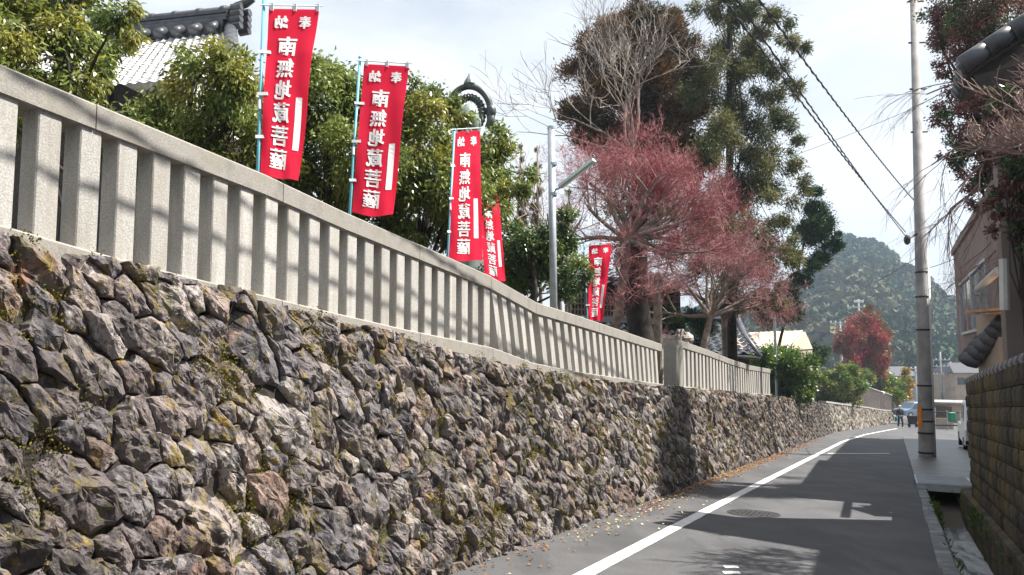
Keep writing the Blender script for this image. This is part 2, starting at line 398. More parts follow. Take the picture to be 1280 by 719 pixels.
# two short dashes near the camera and a stop line at the end
for k, (x0, x1, y) in enumerate([(905, 923, 709.5), (904, 925, 716.5)]):
    a, b = ground(x0, y), ground(x1, y); ua, va = uv_of(a); ub, vb = uv_of(b)
    P = [a + Vector((0, -.035, .006)), b + Vector((0, -.035, .006)), b + Vector((0, .035, .006)), a + Vector((0, .035, .006))]
    tag(mesh('road_dash', [tuple(p) for p in P], [(0, 1, 2, 3)], WHITE), kind='structure')
for (x0, x1, y) in [(1035, 1112, 567), (1100, 1122, 549)]:
    a, b = ground(x0, y), ground(x1, y)
    P = [a + Vector((0, -.05, .006)), b + Vector((0, -.05, .006)), b + Vector((0, .05, .006)), a + Vector((0, .05, .006))]
    tag(mesh('stop_line', [tuple(p) for p in P], [(0, 1, 2, 3)], WHITE), kind='structure')
# manhole cover: ring + disc with raised studs
p = ground(942, 642); u0, v0 = uv_of(p)
mh = empty('manhole_cover', p, 'round iron manhole cover set in the asphalt lane', 'manhole cover')
ANG = math.atan(SLOPE)
def disc(mb, r0, r1, z, n=32):
    vs = []; fs = []
    for k in range(n):
        th = 2 * math.pi * k / n
        for r in (r0, r1):
            du, dv = r * math.cos(th), r * math.sin(th); vs.append(W(u0 + du, v0 + dv, gz(u0 + du) + z))
    for k in range(n):
        k2 = (k + 1) % n; fs.append((2 * k, 2 * k + 1, 2 * k2 + 1, 2 * k2))
    return mb.add(vs, fs)
IRON = mat('cast_iron', (.055, .053, .052), .5, var=.3, scale=30, metal=.4)
disc(MB(), .30, .335, .006).build('rim', IRON, mh)
disc(MB(), .001, .292, .004).build('lid', IRON, mh)
st = MB()
for i in range(-4, 5):
    for j in range(-4, 5):
        if i * i + j * j < 17:
            st.box(*W(u0 + i * .06, v0 + j * .06, gz(u0 + i * .06) + .006), .03, .03, .006, rz=-TH)
tag(st.build('stud', IRON, mh), kind='stuff')

# kerb and drain channel on the right
kb = MB(); cu = np.arange(-4, 17.0, 1.0)
for i, a in enumerate(cu):
    b = a + .985; jz = R.uniform(-.012, .008); jv = R.uniform(-.012, .01)
    kb.hexa([W(a, CH_L - .15, gz(a) - .4), W(b, CH_L - .15, gz(b) - .4), W(b, CH_L - .01, gz(b) - .4), W(a, CH_L - .01, gz(a) - .4)][::-1],
            [W(a, CH_L - .15 + jv, gz(a) + .01 + jz), W(b, CH_L - .15 + jv, gz(b) + .01), W(b, CH_L - .012 + jv, gz(b) + .012), W(a, CH_L - .012 + jv, gz(a) + .018 + jz)][::-1])
tag(kb.build('kerb', overlay(mat('dark_kerb', (.075, .075, .078), .55, scale=4, col2=(.12, .12, .12), bump=.4, bscale=40), (.26, .26, .26), 3.0, .52, .62, 8, amount=.7)), kind='structure')
V = []; 
for u in np.arange(-4, 17.6, .18):
    for j, v in enumerate(np.linspace(CH_L, CH_R, 7)):
        V.append(W(u, v, gz(u) - CH_B + .05 * (abs(j - 3) / 3) ** 2 + .035 * mnoise.noise((u * 2.1, v * 9, 3))))
n = len(np.arange(-4, 17.6, .18)); Fq = [(i * 7 + j + 7, i * 7 + j + 8, i * 7 + j + 1, i * 7 + j) for i in range(n - 1) for j in range(6)]
tag(mesh('drain_channel', V, Fq, WETC), kind='structure')
V = []; ru = np.arange(-4, 17.6, .25)                  # raised rough ledge between channel and block wall
for u in ru:
    j = .02 * mnoise.noise((u * 3, 1, 1))
    V += [W(u, CH_R - .03 + j, gz(u) - .45), W(u, CH_R + j, gz(u) + .05), W(u, CH_R + .06, gz(u) + .08), W(u, 1.3, gz(u) + .085)]
tag(mesh('channel_ledge', V, [(i * 4 + j + 4, i * 4 + j + 5, i * 4 + j + 1, i * 4 + j) for i in range(len(ru) - 1) for j in range(3)], BLOCK), kind='structure')

# ------------------------------------------------------------------ wall profile tables
TOPZ = [(-3, 2.33), (2, 1.93), (2.46, 1.88), (3.7, 1.72), (5.2, 1.52), (6.7, 1.32), (8.9, 1.09), (12.6, .84), (13.1, .83), (19, .45), (25.6, .02), (30, -.28), (38, -.85), (47, -1.55)]
CAPT = [(-3, 2.96), (1.95, 2.69), (2.55, 2.63), (3.57, 2.53), (4.37, 2.42), (5.83, 2.25), (6.64, 2.15), (7.7, 1.955), (8.93, 1.86), (12.85, 1.535)]
SILT = [(-3, 2.38), (1.99, 1.96), (2.74, 1.85), (4.13, 1.69), (5.17, 1.58), (6.68, 1.44), (7.61, 1.28), (8.91, 1.155), (12.85, .85)]
CAPT2 = [(13.75, 1.63), (14.41, 1.60), (16.6, 1.44), (18.99, 1.23), (21.87, 1.03), (25.75, .85)]
SILT2 = [(13.75, .80), (19, .42), (25.75, .045)]
VF = -3.55                                              # front plane of the balusters
def wall_v(u, z):                                       # battered stone face
    t = (z - gz(u)) / 1.9
    return -3.20 - .27 * t
# terrace behind the wall
tus = list(np.arange(-10, 48, 1.5)) + [48]
strip('temple_terrace', [-60, -30, -12, -6, -4.2, -3.52], 0, EARTH, us=tus, zf=lambda u, v: interp(TOPZ, u) - .06 + (.25 * mnoise.noise((u * .3, v * .3, 0)) if v < -5 else 0))
# ------------------------------------------------------------------ rubble stone wall
def clip_poly(poly, nx, ny, d):                         # keep nx*x+ny*y <= d
    o = []; k = len(poly)
    for i in range(k):
        a, b = poly[i], poly[(i + 1) % k]; da = nx * a[0] + ny * a[1] - d; db = nx * b[0] + ny * b[1] - d
        if da <= 0: o.append(a)
        if (da < 0 < db) or (db < 0 < da):
            t = da / (da - db); o.append((a[0] + (b[0] - a[0]) * t, a[1] + (b[1] - a[1]) * t))
    return o
def scatter(s0, s1, t0, t1, sizes, tries, rr):
    """dart-throwing with several stone sizes, then a power diagram in a sheared space (long stones lean)"""
    pts = []; cell = max(sizes) * 1.1; grid = {}
    def ok(x, y, r):
        i, j = int(x // cell), int(y // cell)
        for a in range(i - 2, i + 3):
            for b in range(j - 2, j + 3):
                for q in grid.get((a, b), ()):
                    if (q[0] - x) ** 2 + (q[1] - y) ** 2 < ((q[2] + r) * .92) ** 2: return False
        return True
    for r, n in zip(sizes, tries):
        for _ in range(n):
            x, y = rr.uniform(s0, s1), rr.uniform(t0, t1); q = r * rr.uniform(.85, 1.15)
            if ok(x, y, q): pts.append((x, y, q)); grid.setdefault((int(x // cell), int(y // cell)), []).append((x, y, q))
    polys = []
    for p in pts:
        poly = [(p[0] - .6, p[1] - .6), (p[0] + .6, p[1] - .6), (p[0] + .6, p[1] + .6), (p[0] - .6, p[1] + .6)]
        i, j = int(p[0] // cell), int(p[1] // cell); nb = []
        for a in range(i - 3, i + 4):
            for b in range(j - 3, j + 4): nb += grid.get((a, b), [])
        nb.sort(key=lambda q: (q[0] - p[0]) ** 2 + (q[1] - p[1]) ** 2)
        for q in nb[1:26]:
            dx, dy = q[0] - p[0], q[1] - p[1]; L2 = dx * dx + dy * dy
            h = (L2 + p[2] ** 2 - q[2] ** 2) / 2
            poly = clip_poly(poly, dx, dy, dx * p[0] + dy * p[1] + h)
            if len(poly) < 3: break
        if len(poly) >= 3: polys.append(poly)
    return polys
def stone_mesh(poly, npts, rings, place, rr, gap=.002, prot=(.0, .04)):
    P = np.array(poly); c = P.mean(0)
    e = np.roll(P, -1, 0) - P; ln = np.hypot(e[:, 0], e[:, 1]); tot = ln.sum(); size = math.sqrt(max(1e-6, abs(np.sum(P[:, 0] * np.roll(P[:, 1], -1) - P[:, 1] * np.roll(P[:, 0], -1))) / 2))
    cum = np.concatenate([[0], np.cumsum(ln)])
    B = []; cnt = np.maximum(1, np.round(ln / tot * npts).astype(int))
    for i in range(len(ln)):
        for k in range(cnt[i]):
            q = P[i] + e[i] * (k / cnt[i]); dr = c - q; L_ = np.hypot(*dr)
            B.append(q + dr / max(L_, 1e-6) * (gap + rr.uniform(-.03, .07 if k else .01) * L_))
    B = np.array(B); npts = len(B)
    seed = (rr.uniform(0, 90), rr.uniform(0, 90), rr.uniform(0, 90))
    base = rr.uniform(*prot) * min(1.4, size / .2)
    fac = [(rr.gauss(0, .20), rr.gauss(.0, .20), rr.uniform(.0, .02))]
    for _ in range(rr.choice((2, 3, 4, 5))):
        th = rr.uniform(0, 6.28); g = rr.uniform(.12, .75); fac.append((-g * math.cos(th), -g * math.sin(th), rr.uniform(.10, .42) * size * g + .003))
    scs = {8: [1.0, 1.0, .95, .86, .72, .55, .37, .18], 6: [1.0, 1.0, .92, .74, .5, .25], 4: [1.0, 1.0, .84, .45]}[rings]; dxy = rr.uniform(0, 6.28)
    V = []
    for r, sc in enumerate(scs):
        for k in range(npts):
            q = c + (B[k] - c) * sc
            if 2 <= r: q = q + np.array([rr.gauss(0, 1), rr.gauss(0, 1)]) * size * .016
            if r == 0: h = -.14
            else:
                x, y = q - c
                h = base + min(f[0] * x + f[1] * y + f[2] for f in fac)
                edge = (1 - sc); h -= .05 * size * math.exp(-edge * 16) + (.022 if r == 1 else 0)
                nn = mnoise.noise(Vector((q[0] * 7 + seed[0], q[1] * 7, seed[1]))) * .019 + mnoise.noise(Vector((q[0] * 16 + q[1] * 9, q[1] * 12 + seed[2], seed[1]))) * .018 - abs(mnoise.noise(Vector((q[0] * 30 + q[1] * 14, q[1] * 20, seed[2])))) * .022
                h += nn * min(1.4, size / .15); h = max(h, -.10)
            V.append(place(q[0], q[1], h))
    h0 = base + min(f[2] for f in fac); V.append(place(c[0], c[1], h0))
    nR = len(scs); Fs = []
    for r in range(nR - 1):
        for k in range(npts):
            k2 = (k + 1) % npts; a, b, d2, e2 = r * npts + k, r * npts + k2, (r + 1) * npts + k2, (r + 1) * npts + k
            if (k + r) % 2: Fs += [(a, b, d2), (a, d2, e2)]
            else: Fs += [(a, b, e2), (b, d2, e2)]
    m = (nR - 1) * npts
    for k in range(npts): Fs.append((m + k, m + (k + 1) % npts, nR * npts))
    return V, Fs
SH = 0.55                                              # shear of the stone pattern: long axes lean back
def wall_place(u, t, h):
    z0, z1 = gz(u), interp(TOPZ, u) ; z = z0 + t
    n = Vector((.99, 0, .14))
    return W(u, wall_v(u, z) + h * .99, z + h * .14)
wall = empty('stone_wall', W(8, -3.3, gz(8)), 'long mossy rubble stone retaining wall beside the lane', 'stone wall')
rr = random.Random(5)
def to_wall(poly): return [(x * .95 - (y * 1.3 - 1) * .5 , y * 1.3) for x, y in poly]
stones = []
for poly in scatter(-1.7, 50.5, -.12, 1.75, [.16, .105, .07, .045], [420, 3800, 26000, 60000], rr):
    q = to_wall(poly); cx = sum(a for a, _ in q) / len(q); cy = sum(b for _, b in q) / len(q)
    if cx < -.8 or cx > 47.2: continue
    h = interp(TOPZ, cx) - gz(cx) - .015
    q = clip_poly(clip_poly(q, 0, -1, .12), 0, 1, h + rr.uniform(-.03, .02) + (rr.uniform(.0, .035) if cx < 3.9 else 0))
    q = clip_poly(q, 1, 0, 47.1)
    if len(q) < 3: continue
    A = abs(sum(q[i][0] * q[(i + 1) % len(q)][1] - q[i][1] * q[(i + 1) % len(q)][0] for i in range(len(q)))) / 2
    if A < .0007: continue
    p = W(cx, -3.3, gz(cx) + cy); dist = max(p[1], .6); px = CX + F * p[0] / dist; py = HOR - F * (p[2] - EYE) / dist
    vis = -80 < px < 1330 and py < 790
    u_face = abs((p[0] * c_ - p[1] * s_)) / math.hypot(p[0], p[1])
    stones.append((A * u_face / dist ** 2 if vis else 0, q, dist))
stones.sort(key=lambda a: -a[0])
rest = MB()
for i, (a, q, dist) in enumerate(stones):
    if i < 300:
        Vs, Fs = stone_mesh(q, 36 if i < 160 else 26, 8 if i < 160 else 6, wall_place, rr)
        mesh('stone', Vs, Fs, STONE, wall)
    else:
        far = dist > 9
        Vs, Fs = stone_mesh(q, 12 if far else 16, 4 if far else 6, wall_place, rr); rest.add(Vs, Fs)
tag(rest.build('small_stone', STONE, wall), kind='stuff')
V = []; wu = np.arange(-1.5, 47.3, .15); nt_ = 14                    # soil and moss seen in the joints
for u in wu:
    H_ = interp(TOPZ, u) - gz(u)
    for j in range(nt_):
        t = -.1 + (H_ + .08) * j / (nt_ - 1); V.append(wall_place(u, t, -.05 + .03 * mnoise.noise((u * 5, t * 5, 2))))
tag(mesh('joint_soil', V, [(i * nt_ + j, i * nt_ + j + 1, (i + 1) * nt_ + j + 1, (i + 1) * nt_ + j)[::-1] for i in range(len(wu) - 1) for j in range(nt_ - 1)], DIRT, wall), kind='stuff')

# leaf-like faces: four vertices each
def leaf_arrays(P, D, ln, wd, up=None):
    n = len(P); D = D / np.maximum(1e-6, np.linalg.norm(D, axis=1, keepdims=True))
    rnd = NR.normal(size=(n, 3)) if up is None else up
    S = np.cross(D, rnd); S /= np.maximum(1e-6, np.linalg.norm(S, axis=1, keepdims=True))
    Nn = np.cross(S, D)
    ln = np.asarray(ln).reshape(-1, 1) * np.ones((n, 1)); wd = np.asarray(wd).reshape(-1, 1) * np.ones((n, 1))
    V = np.empty((n, 4, 3)); V[:, 0] = P; V[:, 2] = P + D * ln - Nn * ln * .12
    V[:, 1] = P + D * ln * .45 + S * wd * .5 + Nn * wd * .18; V[:, 3] = P + D * ln * .45 - S * wd * .5 + Nn * wd * .18
    return V.reshape(-1, 3)
def leaf_mesh(name, V, m, parent=None):
    n = len(V) // 4; return mesh(name, V, np.arange(n * 4, dtype=np.int32).reshape(n, 4), m, parent)
# moss tufts in the joints
mp_ = []; md = []
while len(mp_) < 110000:
    u = rr.uniform(-.5, 20) if rr.random() < .8 else rr.uniform(20, 46); t = rr.uniform(0, interp(TOPZ, u) - gz(u))
    k = mnoise.noise((u * 1.6 + 4, t * 1.6, 7)) + .6 * mnoise.noise((u * 5, t * 5, 1))
    if k < .16: continue
    for _ in range(24):
        q = wall_place(u + rr.gauss(0, .022), t + rr.gauss(0, .022), rr.uniform(-.045, .015)); mp_.append(q)
        md.append((c_ * .6 + rr.gauss(0, .6), -s_ * .6 + rr.gauss(0, .6), .5 + rr.gauss(0, .6)))
tag(leaf_mesh('wall_moss', leaf_arrays(np.array(mp_), np.array(md), NR.uniform(.006, .018, len(mp_)), .011), MOSS, wall), kind='stuff')

# far, paler masonry wall where the road bends
fw = empty('masonry_wall', W(47, -3.3, gz(47)), 'pale masonry wall past the hedge where the road bends', 'stone wall')
A0 = Vector(W(46.6, -3.28, gz(47))); B0 = Vector(W(84, -.2, gz(84)))
fdir = (B0 - A0); flen = math.hypot(fdir.x, fdir.y); fdir2 = Vector((fdir.x, fdir.y, 0)) / flen; fn = Vector((fdir2.y, -fdir2.x, 0))
def far_top(s): return float(np.interp(s, [0, 8, 20, flen], [1.75, 1.65, 1.5, 1.15]))
def far_place(s, t, h):
    u = 47 + s / flen * 37; p = A0 + fdir2 * s + fn * (h - .1 * t); return (p.x, p.y, gz(u) + t)
fmb = MB()
for poly in scatter(0, flen, -.1, 1.85, [.30, .2, .12], [500, 2500, 6000], rr):
    q = clip_poly(poly, 0, 1, far_top(sum(a for a, _ in poly) / len(poly)) - .06)
    if len(q) >= 3: fmb.add(*stone_mesh(q, 10, 4, far_place, rr, gap=.010, prot=(.01, .03)))
tag(fmb.build('stone', STONE2, fw), kind='stuff')
ss = np.linspace(-.2, flen, 30); V = []
for s in ss: V += [far_place(s, -.2, -.04), far_place(s, far_top(s) - .05, -.04), far_place(s, far_top(s) - .05, -.5)]
mesh('core', V, [(i * 3 + j + 3, i * 3 + j + 4, i * 3 + j + 1, i * 3 + j) for i in range(29) for j in range(2)], DIRT, fw)
cp = MB()
for i in range(29):
    a, b = ss[i] + .01, ss[i + 1] - .01
    cp.hexa([far_place(a, far_top(a) - .06, .05), far_place(b, far_top(b) - .06, .05), far_place(b, far_top(b) - .06, -.35), far_place(a, far_top(a) - .06, -.35)],
            [far_place(a, far_top(a) + .04, .05), far_place(b, far_top(b) + .04, .05), far_place(b, far_top(b) + .04, -.35), far_place(a, far_top(a) + .04, -.35)])
cp.build('coping', CONC, fw)
# ground behind the far wall
V = []; 
for s in ss: 
    for h in (-.3, -6, -40):
        q = far_place(s, far_top(s) - .03, h); V.append(q)
tag(mesh('upper_bank', V, [(i * 3 + j + 3, i * 3 + j + 4, i * 3 + j + 1, i * 3 + j) for i in range(29) for j in range(2)], EARTH), kind='structure')

# ------------------------------------------------------------------ stone fences
def fence(name, label, u0, u1, capt, silt, joints, bars, width, depth, posts=()):
    t = empty(name, W((u0 + u1) / 2, VF, interp(silt, (u0 + u1) / 2)), label, 'stone fence')
    ed = [u0] + [j for j in joints if u0 < j < u1] + [u1]
    for a, b in zip(ed[:-1], ed[1:]):
        for nm, tab, th, vf, vb, m in (('cap_stone', capt, .128, VF + .014, VF - .20, GRANC), ('base_stone', silt, .20, VF + .03, VF - .2, GRANC)):
            st_ = [a + .003] + [q for q, _ in tab if a + .05 < q < b - .05] + [b - .003]
            mb = MB(); ring = []
            for u in st_:
                z = interp(tab, u); e = .010; j = rr.uniform(-.002, .002)
                ring.append([W(u, vf, z - th), W(u, vf, z - e + j), W(u, vf - e, z + j), W(u, vb + e, z + j), W(u, vb, z - e), W(u, vb, z - th)])
            vs = [q for r_ in ring for q in r_]; fs = []
            for i in range(len(ring) - 1):
                for k in range(6): fs.append((i * 6 + k, i * 6 + (k + 1) % 6, (i + 1) * 6 + (k + 1) % 6, (i + 1) * 6 + k)[::-1])
            fs.append(tuple(range(6))); m_ = (len(ring) - 1) * 6; fs.append(tuple(reversed(range(m_, m_ + 6))))
            mb.add(vs, fs).build(nm, m, t)
    for ub, lean, wd in bars:
        zb = interp(silt, ub) - .004; zt = interp(capt, ub + wd / 2) - .126; hgt = zt - zb
        sh = -lean * hgt; x, y = wd / 2, depth / 2; bv = .006
        zt0, zt1 = interp(capt, ub + sh) - .126, interp(capt, ub + wd + sh) - .126
        def oct_(u0_, u1_, v0_, v1_, za, zb_):
            f = lambda u: za + (zb_ - za) * (u - u0_) / (u1_ - u0_)
            L_ = [(u0_ + bv, v1_), (u1_ - bv, v1_), (u1_, v1_ - bv), (u1_, v0_ + bv), (u1_ - bv, v0_), (u0_ + bv, v0_), (u0_, v0_ + bv), (u0_, v1_ - bv)]
            return [W(a, b, f(a)) for a, b in L_]
        j = rr.uniform(-.003, .003)
        bot = oct_(ub, ub + wd, VF - depth + j, VF + j, interp(silt, ub) - .004, interp(silt, ub + wd) - .004)
        top = oct_(ub + sh, ub + wd + sh, VF - depth + j, VF + j, zt0, zt1)
        fs = [tuple(range(8)), tuple(reversed(range(8, 16)))] + [(k, k + 8, (k + 1) % 8 + 8, (k + 1) % 8) for k in range(8)]
        MB().add(bot + top, fs).build('baluster', GRAN, t)
    for (ua, ub, ex, hz) in posts:
        mb = MB(); zb, zt = interp(silt, ua) - .02, interp(capt, ua) + hz
        ubox(mb, ua, ub, VF - .22, VF + ex, zb, zt); mb.build('post', GRANC, t)
    return t
bars = [(2.115 + .2075 * k, 0, .113) for k in range(-12, 21)]
bars = [(u + .02, l, w_) for u, l, w_ in bars if u < 6.35] + [(6.51, 0, .125)]
bars += [(6.82 + .205 * k, .27, .11) for k in range(5)] + [(7.93 + .243 * k, .27 - .005 * k, .13) for k in range(20)]
fence('stone_fence', 'long pale granite balustrade fence on the rubble wall behind the red banners', -1.2, 12.86, CAPT, SILT, [2.41, 3.73, 5.35, 6.64, 7.70, 9.75, 11.2], bars, .113, .13)
bars2 = [(14.42 + .335 * k, .02, .17) for k in range(34)]
fence('stone_fence', 'short pale granite balustrade fence with corner post next to the green hedge', 14.0, 25.78, CAPT2, SILT2, [16.6, 19, 21.9], bars2, .17, .14, posts=[(13.80, 14.28, .02, -.10)])

# ------------------------------------------------------------------ red banners (seen from their backs)
_glyph = {}
def glyph(ch, heavy):
    key = (ch, heavy)
    if key not in _glyph:
        cu = bpy.data.curves.new('glyph', 'FONT'); cu.body = ch; cu.size = 1.0; cu.align_x = 'CENTER'; cu.align_y = 'CENTER'; cu.offset = heavy; cu.resolution_u = 3
        o = bpy.data.objects.new('glyph', cu); COL.objects.link(o); bpy.context.view_layer.update()
        me = bpy.data.meshes.new_from_object(o.evaluated_get(bpy.context.evaluated_depsgraph_get()))
        V = np.array([v.co[:] for v in me.vertices]); Fs = [tuple(p.vertices) for p in me.polygons]
        V[:, :2] -= (V[:, :2].min(0) + V[:, :2].max(0)) / 2
        bpy.data.objects.remove(o); bpy.data.curves.remove(cu); bpy.data.meshes.remove(me)
        _glyph[key] = (V, Fs)
    return _glyph[key]
def banner(label, pole_px, cloth_px, V, wave, pole_top=None, twist=0.0):
    (bx, by), (tx, ty) = pole_px
    base_u = uv_of(on_v(bx, by, V))[0]; d = on_v(bx, by, V)[1]
    B = at(bx, by, d); T = at(tx, ty, d)
    z0 = interp(TOPZ, base_u) - .08
    dirp = (T - B).normalized(); foot = B + dirp * ((z0 - B.z) / dirp.z)
    t = empty('prayer_banner', foot, label, 'banner', 'red prayer banners along the temple fence')
    pm = MB(); pm.tube([foot, T], .0125, 8); pm.ball(T, .016, 8, 5); pm.build('pole', BLUEP, t, True)
    TL, TR, BL, BR = [at(x, y, d + (twist if i % 2 else 0)) for i, (x, y) in enumerate(cloth_px)]
    Hh = (TL - BL).length; Wd = (TR - TL).length
    def cl(a, b):                     # a: 0 at the pole .. 1 free edge, b: 0 top .. 1 bottom
        p = TL * (1 - a) * (1 - b) + TR * a * (1 - b) + BL * (1 - a) * b + BR * a * b
        off = wave * (1.3 * math.sin(5.2 * b + 2.3 * a + wave * 60) * (.3 + .7 * a) + .8 * math.sin(9 * b + 4 * a + wave * 200) * a + .45 * math.sin(13 * a - 7 * b + wave * 90) * (.2 + .8 * b) + .25 * mnoise.noise((a * 4, b * 9, wave * 300))) * min(1, b * 4)
        p = p + Vector((0, 0, .02 * b * math.sin(4.2 * a + wave * 500)))
        return p + Vector((0, off, 0))
    na, nb = 10, 40; Vc = [tuple(cl(i / na, j / nb) + Vector((0, y, 0))) for y in (0, .003) for j in range(nb + 1) for i in range(na + 1)]
    Fc = []; m_ = (na + 1) * (nb + 1)
    for j in range(nb):
        for i in range(na):
            a = j * (na + 1) + i; Fc.append((a + na + 1, a + na + 2, a + 1, a)); Fc.append((m_ + a, m_ + a + 1, m_ + a + na + 2, m_ + a + na + 1))
    cloth = mesh('cloth', Vc, Fc, RED, t, True)
    def put(ch, a0, b0, hh, ww, heavy=.022):
        V_, Fs = glyph(ch, .010 if ch in '無蔵菩薩' else .016)
        sx, sy = np.ptp(V_[:, 0]), np.ptp(V_[:, 1])
        tx_ = MB()
        for y, dx in ((-.0040, 0), (-.0046, .009), (-.0052, -.009), (.007, 0)):   # brush-heavy strokes: three thin layers of print
            o = []
            for x_, y_, _ in V_:
                a = a0 + dx - x_ / sx * ww; b = b0 - y_ / sy * hh      # +x of the text runs towards the pole: seen from behind it is mirrored
                o.append(tuple(cl(a, b) + Vector((0, y, 0))))
            tx_.add(o, Fs)
        tx_.build('character', INK, cloth)
    put('奉', .74, .08, .075, .25); put('納', .27, .08, .075, .25)
    for k, ch in enumerate('南無地蔵菩薩'): put(ch, .43, .225 + .133 * k, .116, .37)
    bar = MB()
    for y in (-.004, .007):
        vs = [tuple(cl(a, b) + Vector((0, y, 0))) for b in np.linspace(.53, .83, 12) for a in (.74, .88)]
        bar.add(vs, [(2 * i, 2 * i + 1, 2 * i + 3, 2 * i + 2) for i in range(11)])
    bar.build('white_bar', INK, cloth)
    # crossbar, hanging tabs, pole loops
    ax = (TR - TL).normalized(); up = Vector((0, 0, 1)); hb = TL.lerp(TR, -.16) + up * .028; he = TL.lerp(TR, 1.06) + up * .028
    MB().tube([hb, he], .006, 6).build('crossbar', WPLAS, t)
    def tab(p, q, wv):
        h = .0045; a = (q - p); n_ = Vector((0, 1, 0)); sdv = a.cross(n_).normalized() * wv
        pts = [p - sdv, p + sdv, q + sdv, q - sdv]
        MB().hexa([tuple(x - n_ * h) for x in pts], [tuple(x + n_ * h) for x in pts]).build('tab', WPLAS, t)
    for a in (.05, .5, .96): tab(cl(a, .012), cl(a, 0) + up * .04, .016)
    for b in (.27, .53, .79):
        e = cl(0, b); k = B + dirp * ((e.z - B.z) / dirp.z); tab(e + ax * .03, k - ax * .02 + Vector((0, -.014, 0)), .012)
    w_ = MB(); k = B + dirp * ((cl(0, .60).z - B.z) / dirp.z); w_.tube([k + Vector((.0, -.02, .04)), k + Vector((0.002, -.022, -.03))], [.010, .013], 8); w_.build('cord_weight', WPLAS, t)
    return t
banner('red prayer banner nearest the camera, tallest in view beside the tiled temple roof', ((322, 218), (330, -6)), [(336, 11), (399, 12), (325, 213), (372, 229)], -4.15, .02, twist=.17)
banner('red prayer banner second along the fence, with a straight bottom hem', ((437, 268), (450, 72)), [(455, 80), (511, 83), (440, 266), (491, 269)], -4.2, .018, twist=.17)
banner('red prayer banner below the bronze halo, in front of another banner', ((560, 312), (568, 163)), [(568, 165), (600, 163), (561, 322), (603, 328)], -4.2, .02, twist=.25)
banner('red prayer banner half hidden behind the third one', ((584, 340), (593, 238)), [(597, 243), (623, 243), (606, 346), (632, 352)], -4.9, .03, twist=.25)
banner('red prayer banner with a curling hem between the steel lamp pole and the red maple', ((734, 394), (730, 304)), [(736, 307), (765, 305), (735, 400), (753, 403)], -4.4, .035, twist=.15)

# ------------------------------------------------------------------ trees
def branch_tree(mb_trunk, start, direction, length, radius, depth, rng, tips, spread=.7, up=.15, thick=None, kids=(2, 4), shrink=(.6, .8), droop=0.0, min_r=.003, segs=4):
    p = Vector(start); d = Vector(direction).normalized(); pts = [p.copy()]; rad = [radius]
    for i in range(segs):
        d = (d + Vector((rng.gauss(0, .12), rng.gauss(0, .12), rng.gauss(0, .10) + up * .25 - droop * .2))).normalized()
        p = p + d * length / segs; pts.append(p.copy()); rad.append(radius * (1 - .45 * (i + 1) / segs))
    (mb_trunk if radius > thick[0] else thick[1]).tube(pts, rad, 7 if radius > .03 else (4 if radius > .01 else 3), cap=False)
    if depth == 0: tips.append((p, d)); return
    for _ in range(rng.randint(*kids)):
        i = rng.randint(max(1, segs - 2), segs) if depth > 1 else rng.randint(1, segs)
        nd = (d + Vector((rng.gauss(0, spread), rng.gauss(0, spread), rng.gauss(0, spread * .7) + up))).normalized()
        branch_tree(mb_trunk, pts[i], nd, length * rng.uniform(*shrink), max(min_r, rad[i] * rng.uniform(.55, .75)), depth - 1, rng, tips, spread, up, thick, kids, shrink, droop, min_r, segs)
def evergreen(label, trunk_at, limbs_to, clumps, n_leaf, ln, wd, m, group, seed, hang=.7, trunk_r=.09, bark=BARKD, name='evergreen_tree', cat='tree', m2=None, sig=.5, tight=.24, limb=.4):
    """trunk and limbs reach out to the clumps; leaves are spread through every clump"""
    rng = random.Random(seed)
    t = empty(name, trunk_at, label, cat, group)
    mb = MB(); base = Vector(trunk_at); top = Vector(limbs_to)
    mb.tube([base - Vector((0, 0, .15)), base.lerp(top, .35) + Vector((rng.uniform(-.1, .1), rng.uniform(-.1, .1), 0)), base.lerp(top, .7) + Vector((rng.uniform(-.1, .1), 0, 0)), top], [trunk_r * 1.25, trunk_r, trunk_r * .75, trunk_r * .5], 9)
    P = []; D = []; P2 = []; D2 = []
    tot = sum(r ** 2 for _, r in clumps)
    for cpos, r in clumps:
        cpos = Vector(cpos); s0 = base.lerp(top, rng.uniform(.35, 1.0)); mid = s0.lerp(cpos, .5) + Vector((rng.gauss(0, .08), rng.gauss(0, .08), rng.gauss(0, .08)))
        mb.tube([s0, mid, cpos], [trunk_r * limb, trunk_r * limb * .6, trunk_r * limb * .2], 5, cap=False)
        subs = [cpos + Vector((rng.gauss(0, r * sig), rng.gauss(0, r * sig), rng.gauss(0, r * sig * .85))) for _ in range(max(5, int(9 * r / .5)))]
        for s in subs:
            mb.tube([cpos.lerp(s, -.1), s], [trunk_r * limb * .2, trunk_r * limb * .1], 3, cap=False)
            k = int(n_leaf * r ** 2 / tot / len(subs)); 
            g = NR.normal(size=(k, 3)) * r * tight + np.array(s)
            o = g - np.array(cpos); o /= np.maximum(1e-6, np.linalg.norm(o, axis=1, keepdims=True))
            dd = o * .6 + NR.normal(size=(k, 3)) * .45 + np.array([0, 0, -hang])
            if m2 is not None and rng.random() < .35: P2.append(g); D2.append(dd)
            else: P.append(g); D.append(dd)
    mb.build('trunk', bark, t, True)
    for nm, A, B_, mm in (('crown', P, D, m), ('crown', P2, D2, m2)):
        if A:
            A = np.concatenate(A); B_ = np.concatenate(B_); k = len(A)
            leaf_mesh(nm, leaf_arrays(A, B_, NR.uniform(ln * .7, ln * 1.3, k), NR.uniform(wd * .7, wd * 1.3, k)), mm, t)
    return t
def px_clumps(spec, d, dj, seed):          # crown outline as (x, y, radius) in photo pixels at distance d
    rng = random.Random(seed); o = []
    for x, y, r in spec:
        dd = d + rng.uniform(-dj, dj); o.append((tuple(at(x, y, dd)), r / F * dd))
    return o
GT = 'broadleaf evergreens behind the fence'
